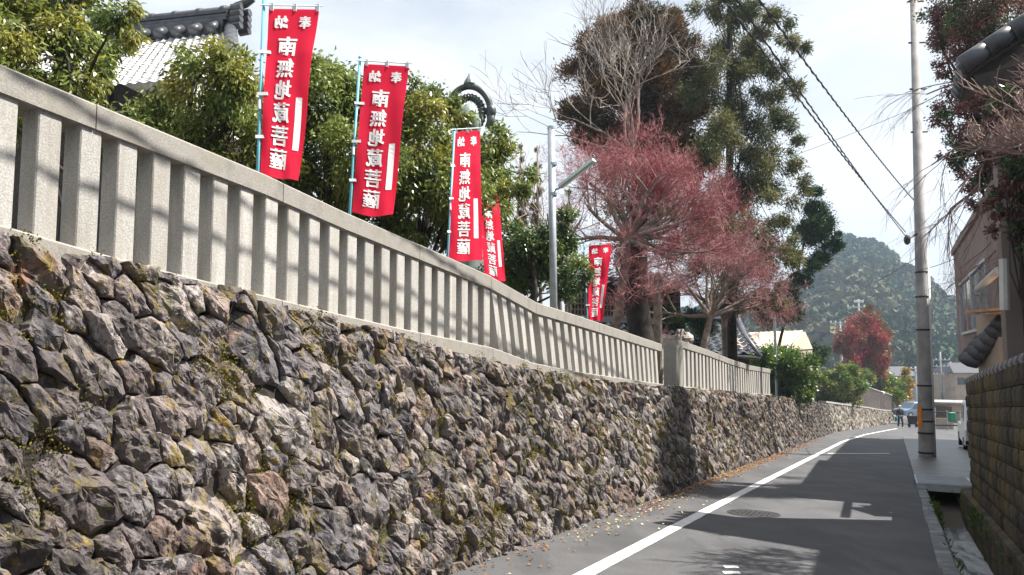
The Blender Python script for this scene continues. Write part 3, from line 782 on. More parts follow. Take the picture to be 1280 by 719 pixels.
def trunk_px(x, y, d): p = at(x, y, d); u, v = uv_of(p); return Vector((p.x, p.y, interp(TOPZ, min(max(u, -3), 47)) - .1))
evergreen('broadleaf evergreen tree at the left edge before the tiled roof', trunk_px(88, 300, 6.6), at(90, 40, 6.6),
          px_clumps([(-60, 40, 60), (-20, -20, 55), (30, 10, 45), (20, 60, 42), (75, 40, 42), (100, 90, 34), (60, 105, 36), (100, -15, 38), (10, 95, 40), (150, 20, 30), (130, 60, 24), (-40, 100, 60), (60, -50, 55)], 6.6, .5, 1), 25000, .068, .024, LEAF, GT, 1, m2=LEAFY, trunk_r=.05)
evergreen('broadleaf evergreen bush rising to the roof ridge end by the first banner', trunk_px(215, 300, 7.6), at(225, 170, 7.6),
          px_clumps([(170, 150, 48), (215, 140, 44), (250, 95, 38), (285, 100, 40), (300, 150, 46), (250, 170, 52), (200, 190, 48), (150, 180, 38), (310, 215, 40), (265, 235, 40), (130, 150, 30), (315, 105, 26), (275, 68, 18), (300, 80, 20), (240, 80, 22), (180, 205, 40), (120, 180, 30), (330, 180, 34)], 7.6, .6, 2), 30000, .068, .024, LEAF, GT, 2, m2=LEAFY, trunk_r=.06)
evergreen('broadleaf evergreen tree between the first and second banners', trunk_px(420, 330, 8.6), at(410, 180, 8.6),
          px_clumps([(395, 105, 38), (420, 150, 46), (370, 160, 50), (345, 215, 44), (400, 215, 50), (440, 200, 46), (385, 80, 20), (445, 120, 34), (420, 95, 28), (365, 110, 30), (430, 260, 40), (480, 210, 40)], 8.6, .7, 3), 30000, .07, .025, LEAF, GT, 3, trunk_r=.07)
evergreen('broadleaf evergreen tree around the bronze halo behind the third banner', trunk_px(500, 340, 10), at(545, 230, 10),
          px_clumps([(530, 150, 36), (520, 195, 42), (560, 180, 36), (500, 240, 40), (555, 235, 46), (605, 215, 34), (615, 255, 32), (590, 275, 40), (530, 275, 42), (520, 118, 18), (560, 140, 22), (480, 165, 26), (612, 180, 20), (640, 240, 22), (505, 290, 40)], 10, .8, 4), 38000, .075, .027, LEAF, GT, 4, m2=LEAFY, trunk_r=.08)
evergreen('dense green shrub left of the steel lamp pole', trunk_px(660, 380, 11.5), at(665, 310, 11.5),
          px_clumps([(650, 300, 34), (640, 340, 30), (680, 300, 26), (690, 340, 28), (660, 350, 30), (715, 300, 18), (720, 340, 20), (700, 365, 18), (630, 300, 24), (710, 270, 14)], 11.5, .6, 5), 20000, .07, .028, LEAFD, GT, 5, m2=LEAF, hang=.2, trunk_r=.06, cat='shrub', name='shrub')
for (x, yt, yb, r, lab, k) in ((672, 182, 330, 9, 'thin spindly cypress with bare top left of the lamp pole', 6), (712, 235, 370, 12, 'thin feathery cypress right behind the steel lamp pole', 8), (652, 178, 300, 7, 'slender grey cypress sapling furthest left of the lamp pole', 9)):
    d = 12.5 + .2 * k; n = 9
    evergreen(lab, trunk_px(x, 390, d), at(x, yt, d), px_clumps([(x + R.uniform(-3, 3), yt + (yb - yt) * (i / n) ** .9 + 6, r * (.35 + .9 * i / n)) for i in range(n)], d, .1, k), 5200, .055, .012, CYPR if k != 8 else LEAFD, 'slim cypresses near the lamp pole', k, hang=-.7, trunk_r=.035, bark=BARKP, name='cypress_tree', sig=.35)
# bare twiggy maples
def twig_tree(label, base, aims, depth, seed, twig, bark, length, radius, group=None, name='maple_tree', spread=.55, up=.12, kids=(2, 4), droop=0, min_r=.0035, tw_th=.012, shrink=(.62, .82), leaves=None):
    rng = random.Random(seed); t = empty(name, base, label, 'tree', group); tr = MB(); tw = MB(); tips = []
    for (start, d) in aims:
        branch_tree(tr, start, d, length, radius, depth, rng, tips, spread, up, (tw_th, tw), kids, shrink, droop, min_r)
    return t, tr, tw, tips
GM = 'bare maples behind the fence'
def maple(label, foot_px, d, fork_px, aim_px, seed, twig, group, r0, length, depth, bark=BARKP, **kw):
    foot = trunk_px(foot_px[0], foot_px[1], d); fork = at(fork_px[0], fork_px[1], d)
    aims = [(fork, at(x, y, d + dd) - fork) for x, y, dd in aim_px]
    t, tr, tw, tips = twig_tree(label, foot, aims, depth, seed, twig, bark, length, r0 * .62, group, **kw)
    mid = foot.lerp(fork, .5) + Vector((.06, 0, .05))
    tr.tube([foot - Vector((0, 0, .2)), mid, fork, fork + (aims[0][1]).normalized() * .25], [r0 * 1.3, r0, r0 * .85, r0 * .6], 10)
    tr.build('trunk', bark, t, True); tw.build('crown', twig, t)
    return t, tips
maple('spreading red twigged maple with leaning pale trunk right of the last banner', (752, 420), 15.2, (785, 300), [(735, 215, 0), (770, 190, .8), (830, 200, -.6), (880, 240, .3), (905, 255, 0), (925, 225, .6), (915, 290, -.3), (870, 200, .8), (895, 300, .5), (725, 300, .4), (760, 330, -.6), (840, 330, -.4), (730, 270, -.5), (860, 290, 0), (800, 190, 1.2), (850, 220, 1), (745, 235, .6), (870, 265, -.8), (840, 270, .9), (905, 320, .4)], 21, TWIGR, GM, .09, 1.08, 6, kids=(3, 4), spread=.74, min_r=.0021, shrink=(.6, .76))
maple('smaller grey twigged maple with low umbrella crown left of the dark house roof', (860, 430), 19, (888, 395), [(850, 370, 0), (880, 340, .5), (930, 350, -.4), (960, 372, .2), (985, 375, 0), (905, 330, .8), (830, 395, 0), (900, 360, -.8), (945, 340, .6)], 22, TWIGM, GM, .09, 1.06, 6, kids=(3, 4), up=0.02, spread=.55, min_r=.0026, shrink=(.58, .74))
maple('bare pale maple with straight thin trunk right of the leaning one', (905, 440), 23, (905, 395), [(890, 350, 0), (930, 340, .5), (955, 390, -.4), (975, 365, .2), (880, 375, 0)], 23, TWIGP, GM, .12, 1.1, 5, kids=(3, 4), up=0.02, spread=.55, min_r=.004)
maple('tall bare pale tree standing in front of the brown cedar', (790, 330), 18, (790, 190), [(745, 110, 0), (770, 60, .5), (800, 80, -.4), (710, 130, .2), (830, 90, 0), (700, 165, 0), (785, 110, .3)], 24, TWIGG, None, .055, 1.6, 4, kids=(2, 4), name='bare_tree', spread=.42, min_r=.006)
maple('leafless shrub with thin curling shoots behind the lamp pole', (700, 390), 12.2, (695, 340), [(660, 200, 0), (640, 230, 0), (720, 180, .3), (690, 230, 0), (730, 250, .2)], 25, TWIGP, None, .04, .95, 4, kids=(2, 3), name='bare_shrub', spread=.5, min_r=.0035)
# cedar, cypress, pine
def conifer(label, foot, top, clumps, n, ln, wd, m, seed, r0, bark=BARKD, hang=.1, group=None, m2=None, name='cedar_tree', sig=.5, tight=.3):
    return evergreen(label, foot, top, clumps, n, ln, wd, m, group, seed, hang=hang, trunk_r=r0, bark=bark, name=name, m2=m2, sig=sig, tight=tight, limb=.14)
cl_ = [(795, 22, 20), (765, 40, 20), (825, 38, 24), (850, 60, 20), (745, 65, 22), (785, 65, 26), (820, 85, 28), (735, 100, 24), (765, 110, 26), (850, 105, 26), (800, 130, 28), (735, 140, 22), (765, 160, 26), (845, 150, 28), (815, 180, 30), (735, 175, 18), (775, 195, 24), (865, 190, 26), (840, 30, 14), (855, 135, 20), (865, 90, 14)]
conifer('dense brown tipped cedar, widest dark crown on the skyline', trunk_px(800, 400, 24), at(800, 40, 24), px_clumps(cl_, 24, 1.1, 31), 100000, .16, .036, CEDAR, 31, .24, hang=-.35, sig=.5, tight=.30)
cl_ = [(890, 5, 16), (925, 12, 16), (960, 20, 14), (905, 45, 18), (945, 50, 16), (985, 50, 12), (895, 80, 18), (930, 90, 18), (970, 85, 14), (885, 120, 18), (920, 130, 20), (965, 120, 14), (995, 110, 10), (900, 165, 20), (945, 165, 18), (985, 155, 13), (880, 200, 20), (925, 205, 22), (965, 200, 16), (900, 245, 22), (945, 245, 20), (985, 245, 14), (880, 285, 20), (930, 290, 22), (970, 290, 14), (905, 330, 22), (950, 335, 20), (985, 320, 14), (920, 370, 18), (960, 380, 14), (880, -30, 14), (935, -30, 14), (1005, 60, 7), (1000, 180, 8)]
conifer('tall open crowned cypress with gaps of sky, beside the brown cedar', trunk_px(915, 410, 22), at(912, -40, 22), px_clumps(cl_, 22, 1.2, 32), 88000, .13, .028, CYPR, 32, .12, hang=.25, sig=.75, tight=.34)
cl_ = [(1022, 238, 8), (1018, 262, 14), (1030, 280, 15), (1012, 285, 13), (1022, 300, 14), (1040, 308, 9), (1028, 325, 11), (1013, 335, 9), (980, 365, 12), (990, 385, 9), (1044, 296, 5), (1000, 350, 10), (975, 385, 14), (995, 395, 10), (960, 398, 12)]
conifer('small clipped dark green conifer against the hill', trunk_px(955, 430, 31.5), at(1012, 272, 31.5), px_clumps(cl_, 31.5, .3, 33), 26000, .14, .04, CONIF, 33, .06, name='pruned_conifer', hang=-.4, sig=.4)
cl_ = [(865, 395, 14), (882, 412, 16), (850, 405, 12), (872, 425, 14), (885, 395, 10), (835, 395, 12)]
conifer('low bright green conifer behind the fence corner post', trunk_px(875, 440, 20.5), at(875, 395, 20.5), px_clumps(cl_, 20.5, .3, 34), 9000, .07, .02, CONIF, 34, .05, name='conifer_shrub', hang=-.5, m2=LEAFH, sig=.4)
mb = MB(); p0 = trunk_px(803, 430, 16); t = empty('old_tree', p0, 'thick dark rough trunk standing behind the fence gap', 'tree')
mb.tube([p0 - Vector((0, 0, .2)), p0 + Vector((.02, 0, .8)), p0 + Vector((-.10, .1, 1.9)), p0 + Vector((-.05, .2, 3.2)), p0 + Vector((.1, .3, 5.0))], [.36, .27, .25, .22, .16], 14); mb.build('trunk', BARKD, t, True)
evb = px_clumps([(800, 290, 22), (830, 260, 26), (770, 260, 22), (845, 310, 24), (780, 320, 18)], 16.6, .5, 35)
P = np.concatenate([NR.normal(size=(900, 3)) * r * .55 + np.array(c) for c, r in evb]); leaf_mesh('crown', leaf_arrays(P, NR.normal(size=P.shape), .07, .03), CYPR, t)
mb = MB()
for c, r in evb: mb.tube([p0 + Vector((-.05, .2, 3.0)), c], [.07, .02], 5)
mb.build('limb', BARKD, t)
mb = MB(); p0 = trunk_px(822, 430, 15); p1 = at(822, 345, 15); t = empty('tree_stake', p0, 'straight grey green wooden post beside the thick dark trunk', 'post'); mb.tube([p0, p1], [.09, .08], 10); mb.ball(p1, .08, 10, 6, (1, 1, .4)); mb.build('post', BARKP, t)

# ------------------------------------------------------------------ lamp pole, statue, boulder
p0 = trunk_px(693, 400, 10.6); p1 = at(689, 159, 10.6); t = empty('lamp_pole', p0, 'blue grey steel pole with a slanting tube lamp, behind the fence', 'lamp post')
MB().tube([p0, p1], .052, 12).build('pole', STEEL, t, True)
MB().lathe([(.056, p1.z - .03), (.056, p1.z + .01), (.03, p1.z + .025)], p1.x, p1.y, 12).build('cap', STEEL, t)
for yy in (205, 243):
    q = at(691, yy, 10.6); MB().lathe([(.06, q.z - .02), (.06, q.z + .02)], q.x, q.y, 12).build('pole_band', ALU, t)
a, b = at(702, 234, 10.5), at(742, 203, 10.2)
MB().tube([at(692, 238, 10.6), a, a.lerp(b, .3)], .016, 8).build('bracket_arm', STEEL, t)
ax = (b - a).normalized(); sd = ax.cross(Vector((0, 0, 1))).normalized(); up = sd.cross(ax)
def lampshape(w0, h0, h1, o=0, e=0):
    r = [(-w0, h0), (w0, h0), (w0 * .6, h1), (-w0 * .6, h1)]
    A_ = [tuple(a - ax * e + sd * x + up * (y + o)) for x, y in r]; B_ = [tuple(b + ax * e + sd * x + up * (y + o)) for x, y in r]
    return MB().add(A_ + B_, [(0, 1, 2, 3), (7, 6, 5, 4)] + [(k, (k + 1) % 4 + 0, (k + 1) % 4 + 4, k + 4) for k in range(4)])
lampshape(.055, 0, .05, 0, .02).build('lamp_housing', LAMPG, t)
MB().tube([a + ax * .03 - up * .015, b - ax * .03 - up * .015], .014, 8).build('lamp_tube', WPLAS, t)

d = 13.5; cH = at(585, 134, d); r_o = 34 / F * d
base = Vector((cH.x, cH.y + .1, interp(TOPZ, uv_of(cH)[0]) - .1)); st_ = empty('bronze_statue', base, 'bronze statue with a ringed halo rising above the evergreens', 'statue')
hz = at(585, 150, d).z
mb = MB(); zb = base.z
mb.lathe([(.62, zb - .2), (.62, zb + .15), (.5, zb + .2), (.5, zb + .55), (.66, zb + .6), (.66, zb + .75)], base.x, base.y, 20); mb.build('pedestal', CONC, st_)
mb = MB(); mb.lathe([(.46, zb + .75), (.48, zb + .95), (.40, zb + 1.5), (.36, hz - 1.4 if hz - 1.4 > zb + 1.6 else zb + 1.7), (.44, hz - .95), (.46, hz - .62), (.30, hz - .42), (.14, hz - .36), (.13, hz - .26)], base.x, base.y, 22)
for sx in (-1, 1): mb.tube([(base.x + sx * .40, base.y, hz - .62), (base.x + sx * .52, base.y - .05, hz - 1.1), (base.x + sx * .18, base.y - .42, hz - 1.25)], [.15, .15, .09], 10)
mb.build('robed_body', BRONZEG, st_, True)
mb = MB(); mb.ball((base.x - .02, base.y - .02, hz), .27, 16, 12, (.86, .95, 1.1)); mb.ball((base.x - .02, base.y - .27, hz - .03), .04, 8, 6, (.8, 1, 1.3))
for sx in (-1, 1): mb.ball((base.x - .02 + sx * .23, base.y + .01, hz - .04), .07, 8, 6, (.4, .7, 1.5))
mb.build('head', BRONZEG, st_, True)
mb = MB(); ring = []; cR = Vector((cH.x, base.y + .28, cH.z))
def arc(r, tube, a0, a1, n=40, jag=0):
    pts = [cR + Vector((r * .84 * math.cos(th), 0, r * 1.08 * math.sin(th))) for th in np.linspace(a0, a1, n)]
    mb.tube(pts, [tube * (1 + jag * (k % 2)) for k in range(n)], 8, cap=True)
arc(r_o, .062, -.55, math.pi + .55); mb.build('halo_ring', BRONZE, st_, True)
mb = MB(); arc(r_o * .60, .062, -1.2, math.pi + 1.2, 50, .35); mb.build('inner_halo', BRONZE, st_, False)
mb = MB(); tp = cR + Vector((0, 0, r_o * 1.08)); mb.lathe([(.03, tp.z - .02), (.11, tp.z + .05), (.09, tp.z + .11), (.03, tp.z + .20), (.004, tp.z + .26)], tp.x, tp.y, 10); mb.build('jewel', BRONZEG, st_)
for th in (.08, math.pi - .08):
    mb = MB(); q = cR + Vector((r_o * .84 * math.cos(th), 0, r_o * 1.08 * math.sin(th))); mb.ball(q, .115, 10, 7, (.9, .9, 1.2)); mb.tube([q, q - Vector((0, 0, .34))], [.085, .06], 8); mb.build('halo_knob', BRONZE, st_, True)

ROCK = mat('pale_boulder', (.20, .17, .15), .9, scale=9, col2=(.44, .40, .36), bump=.8, bscale=25)
c = at(851, 420, 17); g0 = trunk_px(851, 430, 17)
mb = MB(); mb.ball((c.x, c.y, (c.z + g0.z) / 2), 1, 14, 10, (.24, .24, (c.z - g0.z) / 2 + .16), .10); mb.ball((c.x + .1, c.y, c.z - .05), .17, 10, 8, (1.2, .9, .8), .12)
tag(mb.build('boulder', ROCK), 'pale upright boulder behind the corner post of the second fence', 'boulder')
# ------------------------------------------------------------------ temple buildings
def tiled_slope(t, ridge_a, ridge_b, down, n_len, m, step=.27, row=.30, ridge_m=TILE, name='roof_tiles', uneven=.012, ext=0.0, amp=.045):
    """rows of curved tiles running down from the ridge (two points) along the vector down"""
    A, B = Vector(ridge_a), Vector(ridge_b); ax = (B - A); Lr = ax.length; ax.normalize(); dn = Vector(down); Ld = dn.length; dn.normalize(); nn = ax.cross(dn).normalized()
    if nn.z < 0: nn = -nn
    V = []; Fq = []; nr = int(Ld / row); nc = int(Lr / step); seg = 6
    for i in range(nr):
        for k in range(nc * seg + 1):
            x = Lr * k / (nc * seg); h = amp * math.cos(2 * math.pi * k / seg) + R.uniform(-1, 1) * uneven * .3
            for (y, e) in ((i * row, .0), ((i + 1) * row + .02, amp * .8)): V.append(tuple(A + ax * (x * (Lr + ext * y / Ld) / Lr - ext * y / Ld) + dn * y + nn * (h + e)))
    w_ = nc * seg + 1
    for i in range(nr):
        for k in range(nc * seg):
            a = (i * w_ + k) * 2; Fq.append((a, a + 1, a + 3, a + 2))
    return tag(mesh(name, V, Fq, m, t, False), kind='stuff')
RA = at(288, 38, 15); rdir = Vector((-.976, .22, 0)); fdn = Vector((-.22, -.976, 0)) 
RB = RA + rdir * 9.5
th_ = empty('temple_hall', Vector((RA.x - 4, RA.y + 1, interp(TOPZ, 12) - .1)), 'temple hall with a sunlit tiled roof and dark ridge at upper left', 'temple')
tiled_slope(th_, RA, RB, fdn * 3.2 + Vector((0, 0, -2.3)), 0, TILE_LIT, step=.15, row=.16, ext=2.2, amp=.014)
tiled_slope(th_, RA, RB, -fdn * 3.2 + Vector((0, 0, -2.3)), 0, TILE_LIT)
nrm_h = Vector((0, 0, 1))
mb = MB(); 
def ridge_box(z0, z1, wv, x0, x1, n=1):
    mbx = MB(); a0, a1 = RA - rdir * x0, RA + rdir * x1
    P = [a0 - fdn * wv, a0 + fdn * wv, a1 + fdn * wv, a1 - fdn * wv]
    return mbx.hexa([tuple(q + nrm_h * z0) for q in P], [tuple(q + nrm_h * z1) for q in P])
ridge_box(-.12, .16, .20, -.05, 9.4).build('ridge_base', TILE, th_)
for k in range(3): ridge_box(.165 + k * .075, .225 + k * .075, .17 - .02 * (k % 2), .0, 9.4).build('ridge_course', TILE, th_)
cov = MB(); cov.tube([RA - rdir * .15 + nrm_h * .43, RB + nrm_h * .43], .085, 10); cov.build('ridge_cover', TILE, th_, True)
for k in range(17):
    q = RA + rdir * (.1 + k * .56); MB().tube([q + nrm_h * .43, q + rdir * .10 + nrm_h * .43], .105, 10).build('ridge_band', TILE, th_, True)
for k in range(24):               # round plain tiles with pale mortar below the ridge
    q = RA + rdir * (.15 + k * .4) + fdn * .24; MB().tube([q + nrm_h * .02, q + fdn * .24 + nrm_h * -.13], [.085, .085], 8).build('ridge_drip_tile', TILE, th_, True)
mb = MB(); e0 = RA - rdir * .12
for k, (z, r) in enumerate(((.0, .10), (.13, .10), (.26, .10), (.39, .10))): 
    for sgn in (-1, 1): mb.tube([e0 + fdn * .15 * sgn + nrm_h * z, e0 - rdir * .22 + fdn * .15 * sgn + nrm_h * (z + .02)], r * .8, 8)
mb.build('ridge_end_ornament', TILE, th_)
MB().tube([e0 + nrm_h * .48, e0 - rdir * .2 + nrm_h * .53, e0 - rdir * .38 + nrm_h * .62], [.09, .09, .07], 8).build('ridge_horn', TILE, th_)
for k in range(9):                # hip ridge running down to the right
    q = RA + (fdn * 3.2 + nrm_h * -2.3 - rdir * 2.2) * (k / 9) + nrm_h * .06; q2 = RA + (fdn * 3.2 + nrm_h * -2.3 - rdir * 2.2) * ((k + 1.05) / 9) + nrm_h * .05
    MB().tube([q, q2], [.13, .115], 10).build('hip_tile', TILE, th_, True)
gb = MB(); g0 = RA + rdir * .5; 
gb.hexa([tuple(g0 + fdn * x + nrm_h * z) for x, z in ((-2.6, -1.95), (2.6, -1.95), (.05, -.1), (-.05, -.1))], [tuple(g0 + rdir * .15 + fdn * x + nrm_h * z) for x, z in ((-2.6, -1.95), (2.6, -1.95), (.05, -.1), (-.05, -.1))]); gb.build('gable', PLAST, th_)
wl = MB(); zt = RA.z - 1.95; zb = interp(TOPZ, 12) - .4
for (P, Q) in (((g0 - fdn * 2.6), (g0 + fdn * 2.6)), ((g0 + fdn * 2.6), (g0 + fdn * 2.6 + rdir * 8)), ((g0 - fdn * 2.6), (g0 - fdn * 2.6 + rdir * 8))):
    dd = (Q - P).normalized(); ww = Vector((-dd.y, dd.x, 0)) * .06
    R4 = [P - ww, Q - ww, Q + ww, P + ww]; wl.hexa([(q.x, q.y, zb) for q in R4], [(q.x, q.y, zt) for q in R4])
wl.build('wall', DWOOD, th_)

# small lattice-walled hall behind the last banner
g = empty('lattice_hall', trunk_px(750, 400, 20), 'dark timber hall with lattice windows and a low tiled eave behind the last banner', 'temple hall')
def quadbox(mb, a, b, th, z0, z1):
    dd = (b - a); dd.z = 0; dd.normalize(); ww = Vector((-dd.y, dd.x, 0)) * th / 2; P = [a - ww, b - ww, b + ww, a + ww]
    return mb.hexa([(q.x, q.y, z0) for q in P], [(q.x, q.y, z1) for q in P])
a, b = at(712, 380, 19.5), at(850, 392, 21.5); zb = interp(TOPZ, uv_of(a)[0]) - .5; zt = at(740, 345, 20).z
quadbox(MB(), a + Vector((0, .08, 0)), b + Vector((0, .08, 0)), .1, zb, zt).build('wall', DWOOD, g)
z0, z1 = at(730, 395, 20).z, at(730, 366, 20).z
for k in range(36):
    q = a.lerp(b, (k + .5) / 36); quadbox(MB(), q - Vector((.02, 0, 0)), q + Vector((.02, 0, 0)), .04, z0, z1).build('lattice_bar', BARKP, g)
for k in range(5):
    z = z0 + (z1 - z0) * k / 4; quadbox(MB(), a + Vector((0, -.02, 0)), b + Vector((0, -.02, 0)), .03, z - .02, z + .02).build('lattice_rail', BARKP, g)
quadbox(MB(), a + Vector((0, -.06, 0)), b + Vector((0, -.06, 0)), .08, at(770, 403, 20).z, at(770, 396, 20).z).build('sill_beam', STEEL, g)
ra, rb = at(700, 352, 20.5), at(860, 360, 22.5)
tiled_slope(g, ra + Vector((0, 0, .4)), rb + Vector((0, 0, .4)), Vector((0, -1.4, -.55)), 0, TILE)
# low tiled lean-to eave with pale round end tiles
e0, e1 = at(752, 418, 17.5), at(850, 428, 19.5)
el = empty('tiled_garden_wall', (e0 + e1) / 2 - Vector((0, 0, .8)), 'low garden wall capped with dark tiles and pale round tile ends behind the fence', 'garden wall')
quadbox(MB(), e0 + Vector((0, .3, 0)), e1 + Vector((0, .3, 0)), .2, zb - .6, e0.z + .02).build('wall', PLAST, el)
tiled_slope(el, e0 + Vector((0, .3, .28)), e1 + Vector((0, .3, .28)), Vector((0, -.55, -.2)), 0, TILE)
for k in range(14):
    q = e0.lerp(e1, (k + .5) / 14) + Vector((0, -.22, .10)); MB().tube([q, q + Vector((0, -.05, 0))], .062, 10).build('tile_end', PLAST, el)

# dark roofed house and rusty roofed house beyond the fence
ha, hb = at(868, 425, 25), at(948, 444, 25)
dh = empty('dark_house', trunk_px(915, 450, 26), 'dark timber house with black tiled eave behind the second fence', 'house')
quadbox(MB(), Vector((ha.x - 2.5, 26.2, 0)), Vector((at(938, 450, 26).x, 26.2, 0)), .2, -1.2, at(900, 436, 26).z).build('wall', DWOOD, dh)
r0_ = at(862, 402, 27.5); r1_ = at(908, 402, 27.5); e0_ = at(868, 440, 25); e1_ = at(950, 446, 25)
tiled_slope(dh, r0_, r1_ + Vector((.5, 0, 0)), (e0_ + e1_) / 2 - (r0_ + r1_) / 2, 0, TILE)
mb = MB(); mb.tube([r1_ + Vector((.4, 0, .08)), r1_.lerp(e1_, .5) + Vector((.1, 0, .05)), e1_], [.12, .11, .10], 8); mb.build('verge_tile', TILE, dh, True)
mb = MB(); mb.tube([e0_ + Vector((0, 0, -.05)), e1_ + Vector((0, 0, -.05))], .06, 8); mb.build('gutter', TILE, dh)
MB().tube([r0_ + Vector((0, 0, .1)), r1_ + Vector((.5, 0, .1))], .13, 8).build('ridge_cover', TILE, dh)
rh = empty('rusty_roof_house', Vector((at(985, 440, 46).x, 46, -2.2)), 'house with rust streaked pale metal roof and cream gable behind the hedge', 'house')
D_ = 44
A, B, C_, E_ = at(925, 417, D_ + 3), at(1004, 414, D_), at(985, 437, D_ - 4), at(905, 440, D_ - 1)
n = 22
for k in range(n):
    f0, f1 = k / n, (k + .9) / n; P = [A.lerp(B, f0), A.lerp(B, f1), E_.lerp(C_, f1), E_.lerp(C_, f0)]
    MB().hexa([tuple(q) for q in P], [tuple(q + Vector((0, 0, .06 if k % 2 else .04))) for q in P]).build('roof_sheet', RUSTR, rh)
Fb = at(1016, 436, D_ + 2)
MB().hexa([tuple(q) for q in (C_ + Vector((.05, .1, -.05)), Fb, Fb + Vector((0, .2, 0)), C_ + Vector((0, .3, -.05)))], [tuple(q) for q in (B + Vector((0.02, 0, -.05)), B + Vector((.12, 0, -.05)), B + Vector((.12, .2, -.05)), B + Vector((0, .2, -.05)))]).build('gable', mat('cream_gable', (.62, .52, .38), .8, var=.08), rh)
mb = MB(); mb.hexa([(C_.x, C_.y + .15, -3), (Fb.x, Fb.y + .1, -3), (Fb.x, Fb.y + .3, -3), (C_.x, C_.y + .4, -3)], [(C_.x, C_.y + .15, C_.z - .06), (Fb.x, Fb.y + .1, Fb.z - .06), (Fb.x, Fb.y + .3, Fb.z - .06), (C_.x, C_.y + .4, C_.z - .06)])
quadbox(mb, E_ + Vector((.2, .3, 0)), C_ + Vector((0, .3, 0)), .2, -3, C_.z - .05); mb.build('wall', BEIGE, rh)
p1 = at(968, 394, 30); p0 = Vector((p1.x, p1.y, interp(TOPZ, 34) - .3)); MB().tube([p0, p1], .055, 10).build('steel_post', STEEL); o = bpy.data.objects['steel_post']; tag(o, 'thin blue grey steel post rising from the hedge before the rusty roof', 'post')

# ------------------------------------------------------------------ hedges, topiary and far trees
def bush(label, spec, d, dj, n, ln, wd, m, seed, name='hedge', cat='hedge', m2=None, group=None, foot=None, hang=.05):
    cl = px_clumps(spec, d, dj, seed); c0 = cl[0][0]
    xm = sum(c[0][0] for c in cl) / len(cl); p = foot if foot is not None else Vector((xm, d, min(min(c[0][2] for c in cl), interp(TOPZ, min(47, xm * s_ + d * c_)) - .1)))
    return evergreen(label, p, Vector(c0), cl, n, ln, wd, m, group, seed, hang=hang, trunk_r=.05, name=name, cat=cat, m2=m2, sig=.42)
bush('tall glossy green hedge shrub next to the end of the granite fence', [(975, 455, 20), (955, 450, 16), (995, 460, 18), (960, 470, 18), (985, 480, 18), (975, 440, 12), (1005, 480, 13), (1000, 492, 12), (975, 490, 12), (945, 446, 8)], 30.5, 1.0, 22000, .135, .062, LEAFH, 41)
bush('lower trimmed yellow green hedge right of the glossy green one', [(1030, 485, 14), (1050, 482, 14), (1062, 478, 12), (1066, 492, 10), (1045, 494, 10), (1028, 496, 9), (1015, 485, 10), (1058, 466, 9), (1038, 472, 10), (1025, 476, 10), (1048, 470, 9), (1069, 484, 9)], 53, 1.4, 28000, .19, .085, LEAFH2, 42, m2=LEAFH)
bush('dark round clipped topiary above the trimmed hedge', [(1021, 444, 12), (1013, 440, 8), (1030, 443, 9), (1022, 452, 9), (1018, 434, 7)], 47, .3, 8000, .12, .04, CONIF, 43, name='topiary', cat='topiary')
bush('dark green shrub with yellow tips above the slatted fence', [(1105, 473, 12), (1092, 480, 10), (1118, 482, 11), (1110, 492, 9), (1100, 465, 8), (1122, 495, 8)], 77, 1.0, 9000, .25, .10, LEAFH, 44, name='shrub', cat='shrub', m2=LEAFY)
bush('orange leaved shrub beside the dark slatted fence end', [(1130, 478, 8), (1133, 492, 8), (1128, 500, 7), (1131, 466, 5), (1125, 508, 6)], 80, .8, 4500, .24, .10, ORANGE, 45, name='shrub', cat='shrub', m2=LEAFY)
bush('olive bush under the far red maple', [(1075, 468, 9), (1062, 465, 8), (1085, 474, 8)], 64, .7, 4000, .16, .06, LEAFY, 47, name='shrub', cat='shrub', m2=LEAFH)
cl = px_clumps([(1078, 405, 14), (1062, 420, 13), (1092, 420, 13), (1075, 430, 15), (1098, 440, 12), (1085, 450, 13), (1060, 440, 10), (1050, 432, 9), (1102, 425, 9), (1072, 450, 10), (1095, 462, 9), (1085, 395, 8)], 70, 1.2, 46)
p = Vector((cl[3][0][0], 70, -4.2))
evergreen('crimson maple in leaf standing before the forested hill', p, Vector(cl[3][0]), cl, 15000, .20, .09, REDLEAF, None, 46, hang=0, trunk_r=.15, name='maple_tree', m2=CONEO, sig=.5, bark=BARKP)
cl = px_clumps([(1086, 386, 5), (1084, 394, 7), (1090, 402, 9), (1097, 412, 10), (1101, 425, 10), (1104, 440, 10), (1100, 455, 10), (1078, 400, 8), (1088, 420, 12)], 74, .7, 48)
evergreen('pointed brown conifer rising behind the crimson maple', Vector((cl[6][0][0], 74, -4.4)), Vector(cl[0][0]), cl, 9000, .26, .07, CONEO, None, 48, hang=-.5, trunk_r=.14, name='conifer_tree', sig=.4)
# dark board fence on the far wall
a, b = at(1070, 480, 57), at(1121, 497, 79); a2, b2 = at(1070, 506, 57), at(1121, 517, 79)
bf = empty('board_fence', (a2 + b2) / 2, 'dark brown vertical board fence on the pale masonry wall', 'fence')
n = 30
for k in range(n):
    f0, f1 = k / n, (k + .88) / n; P, Q = a2.lerp(b2, f0), a2.lerp(b2, f1); T0, T1 = a.lerp(b, f0), a.lerp(b, f1); y = Vector((.03, .05, 0))
    MB().hexa([P, Q, Q + y, P + y], [T0, T1, T1 + y, T0 + y]).build('board', FWOOD, bf)
MB().tube([a + Vector((0, 0, .04)), b + Vector((0, 0, .04))], .06, 6).build('top_rail', CONC, bf)
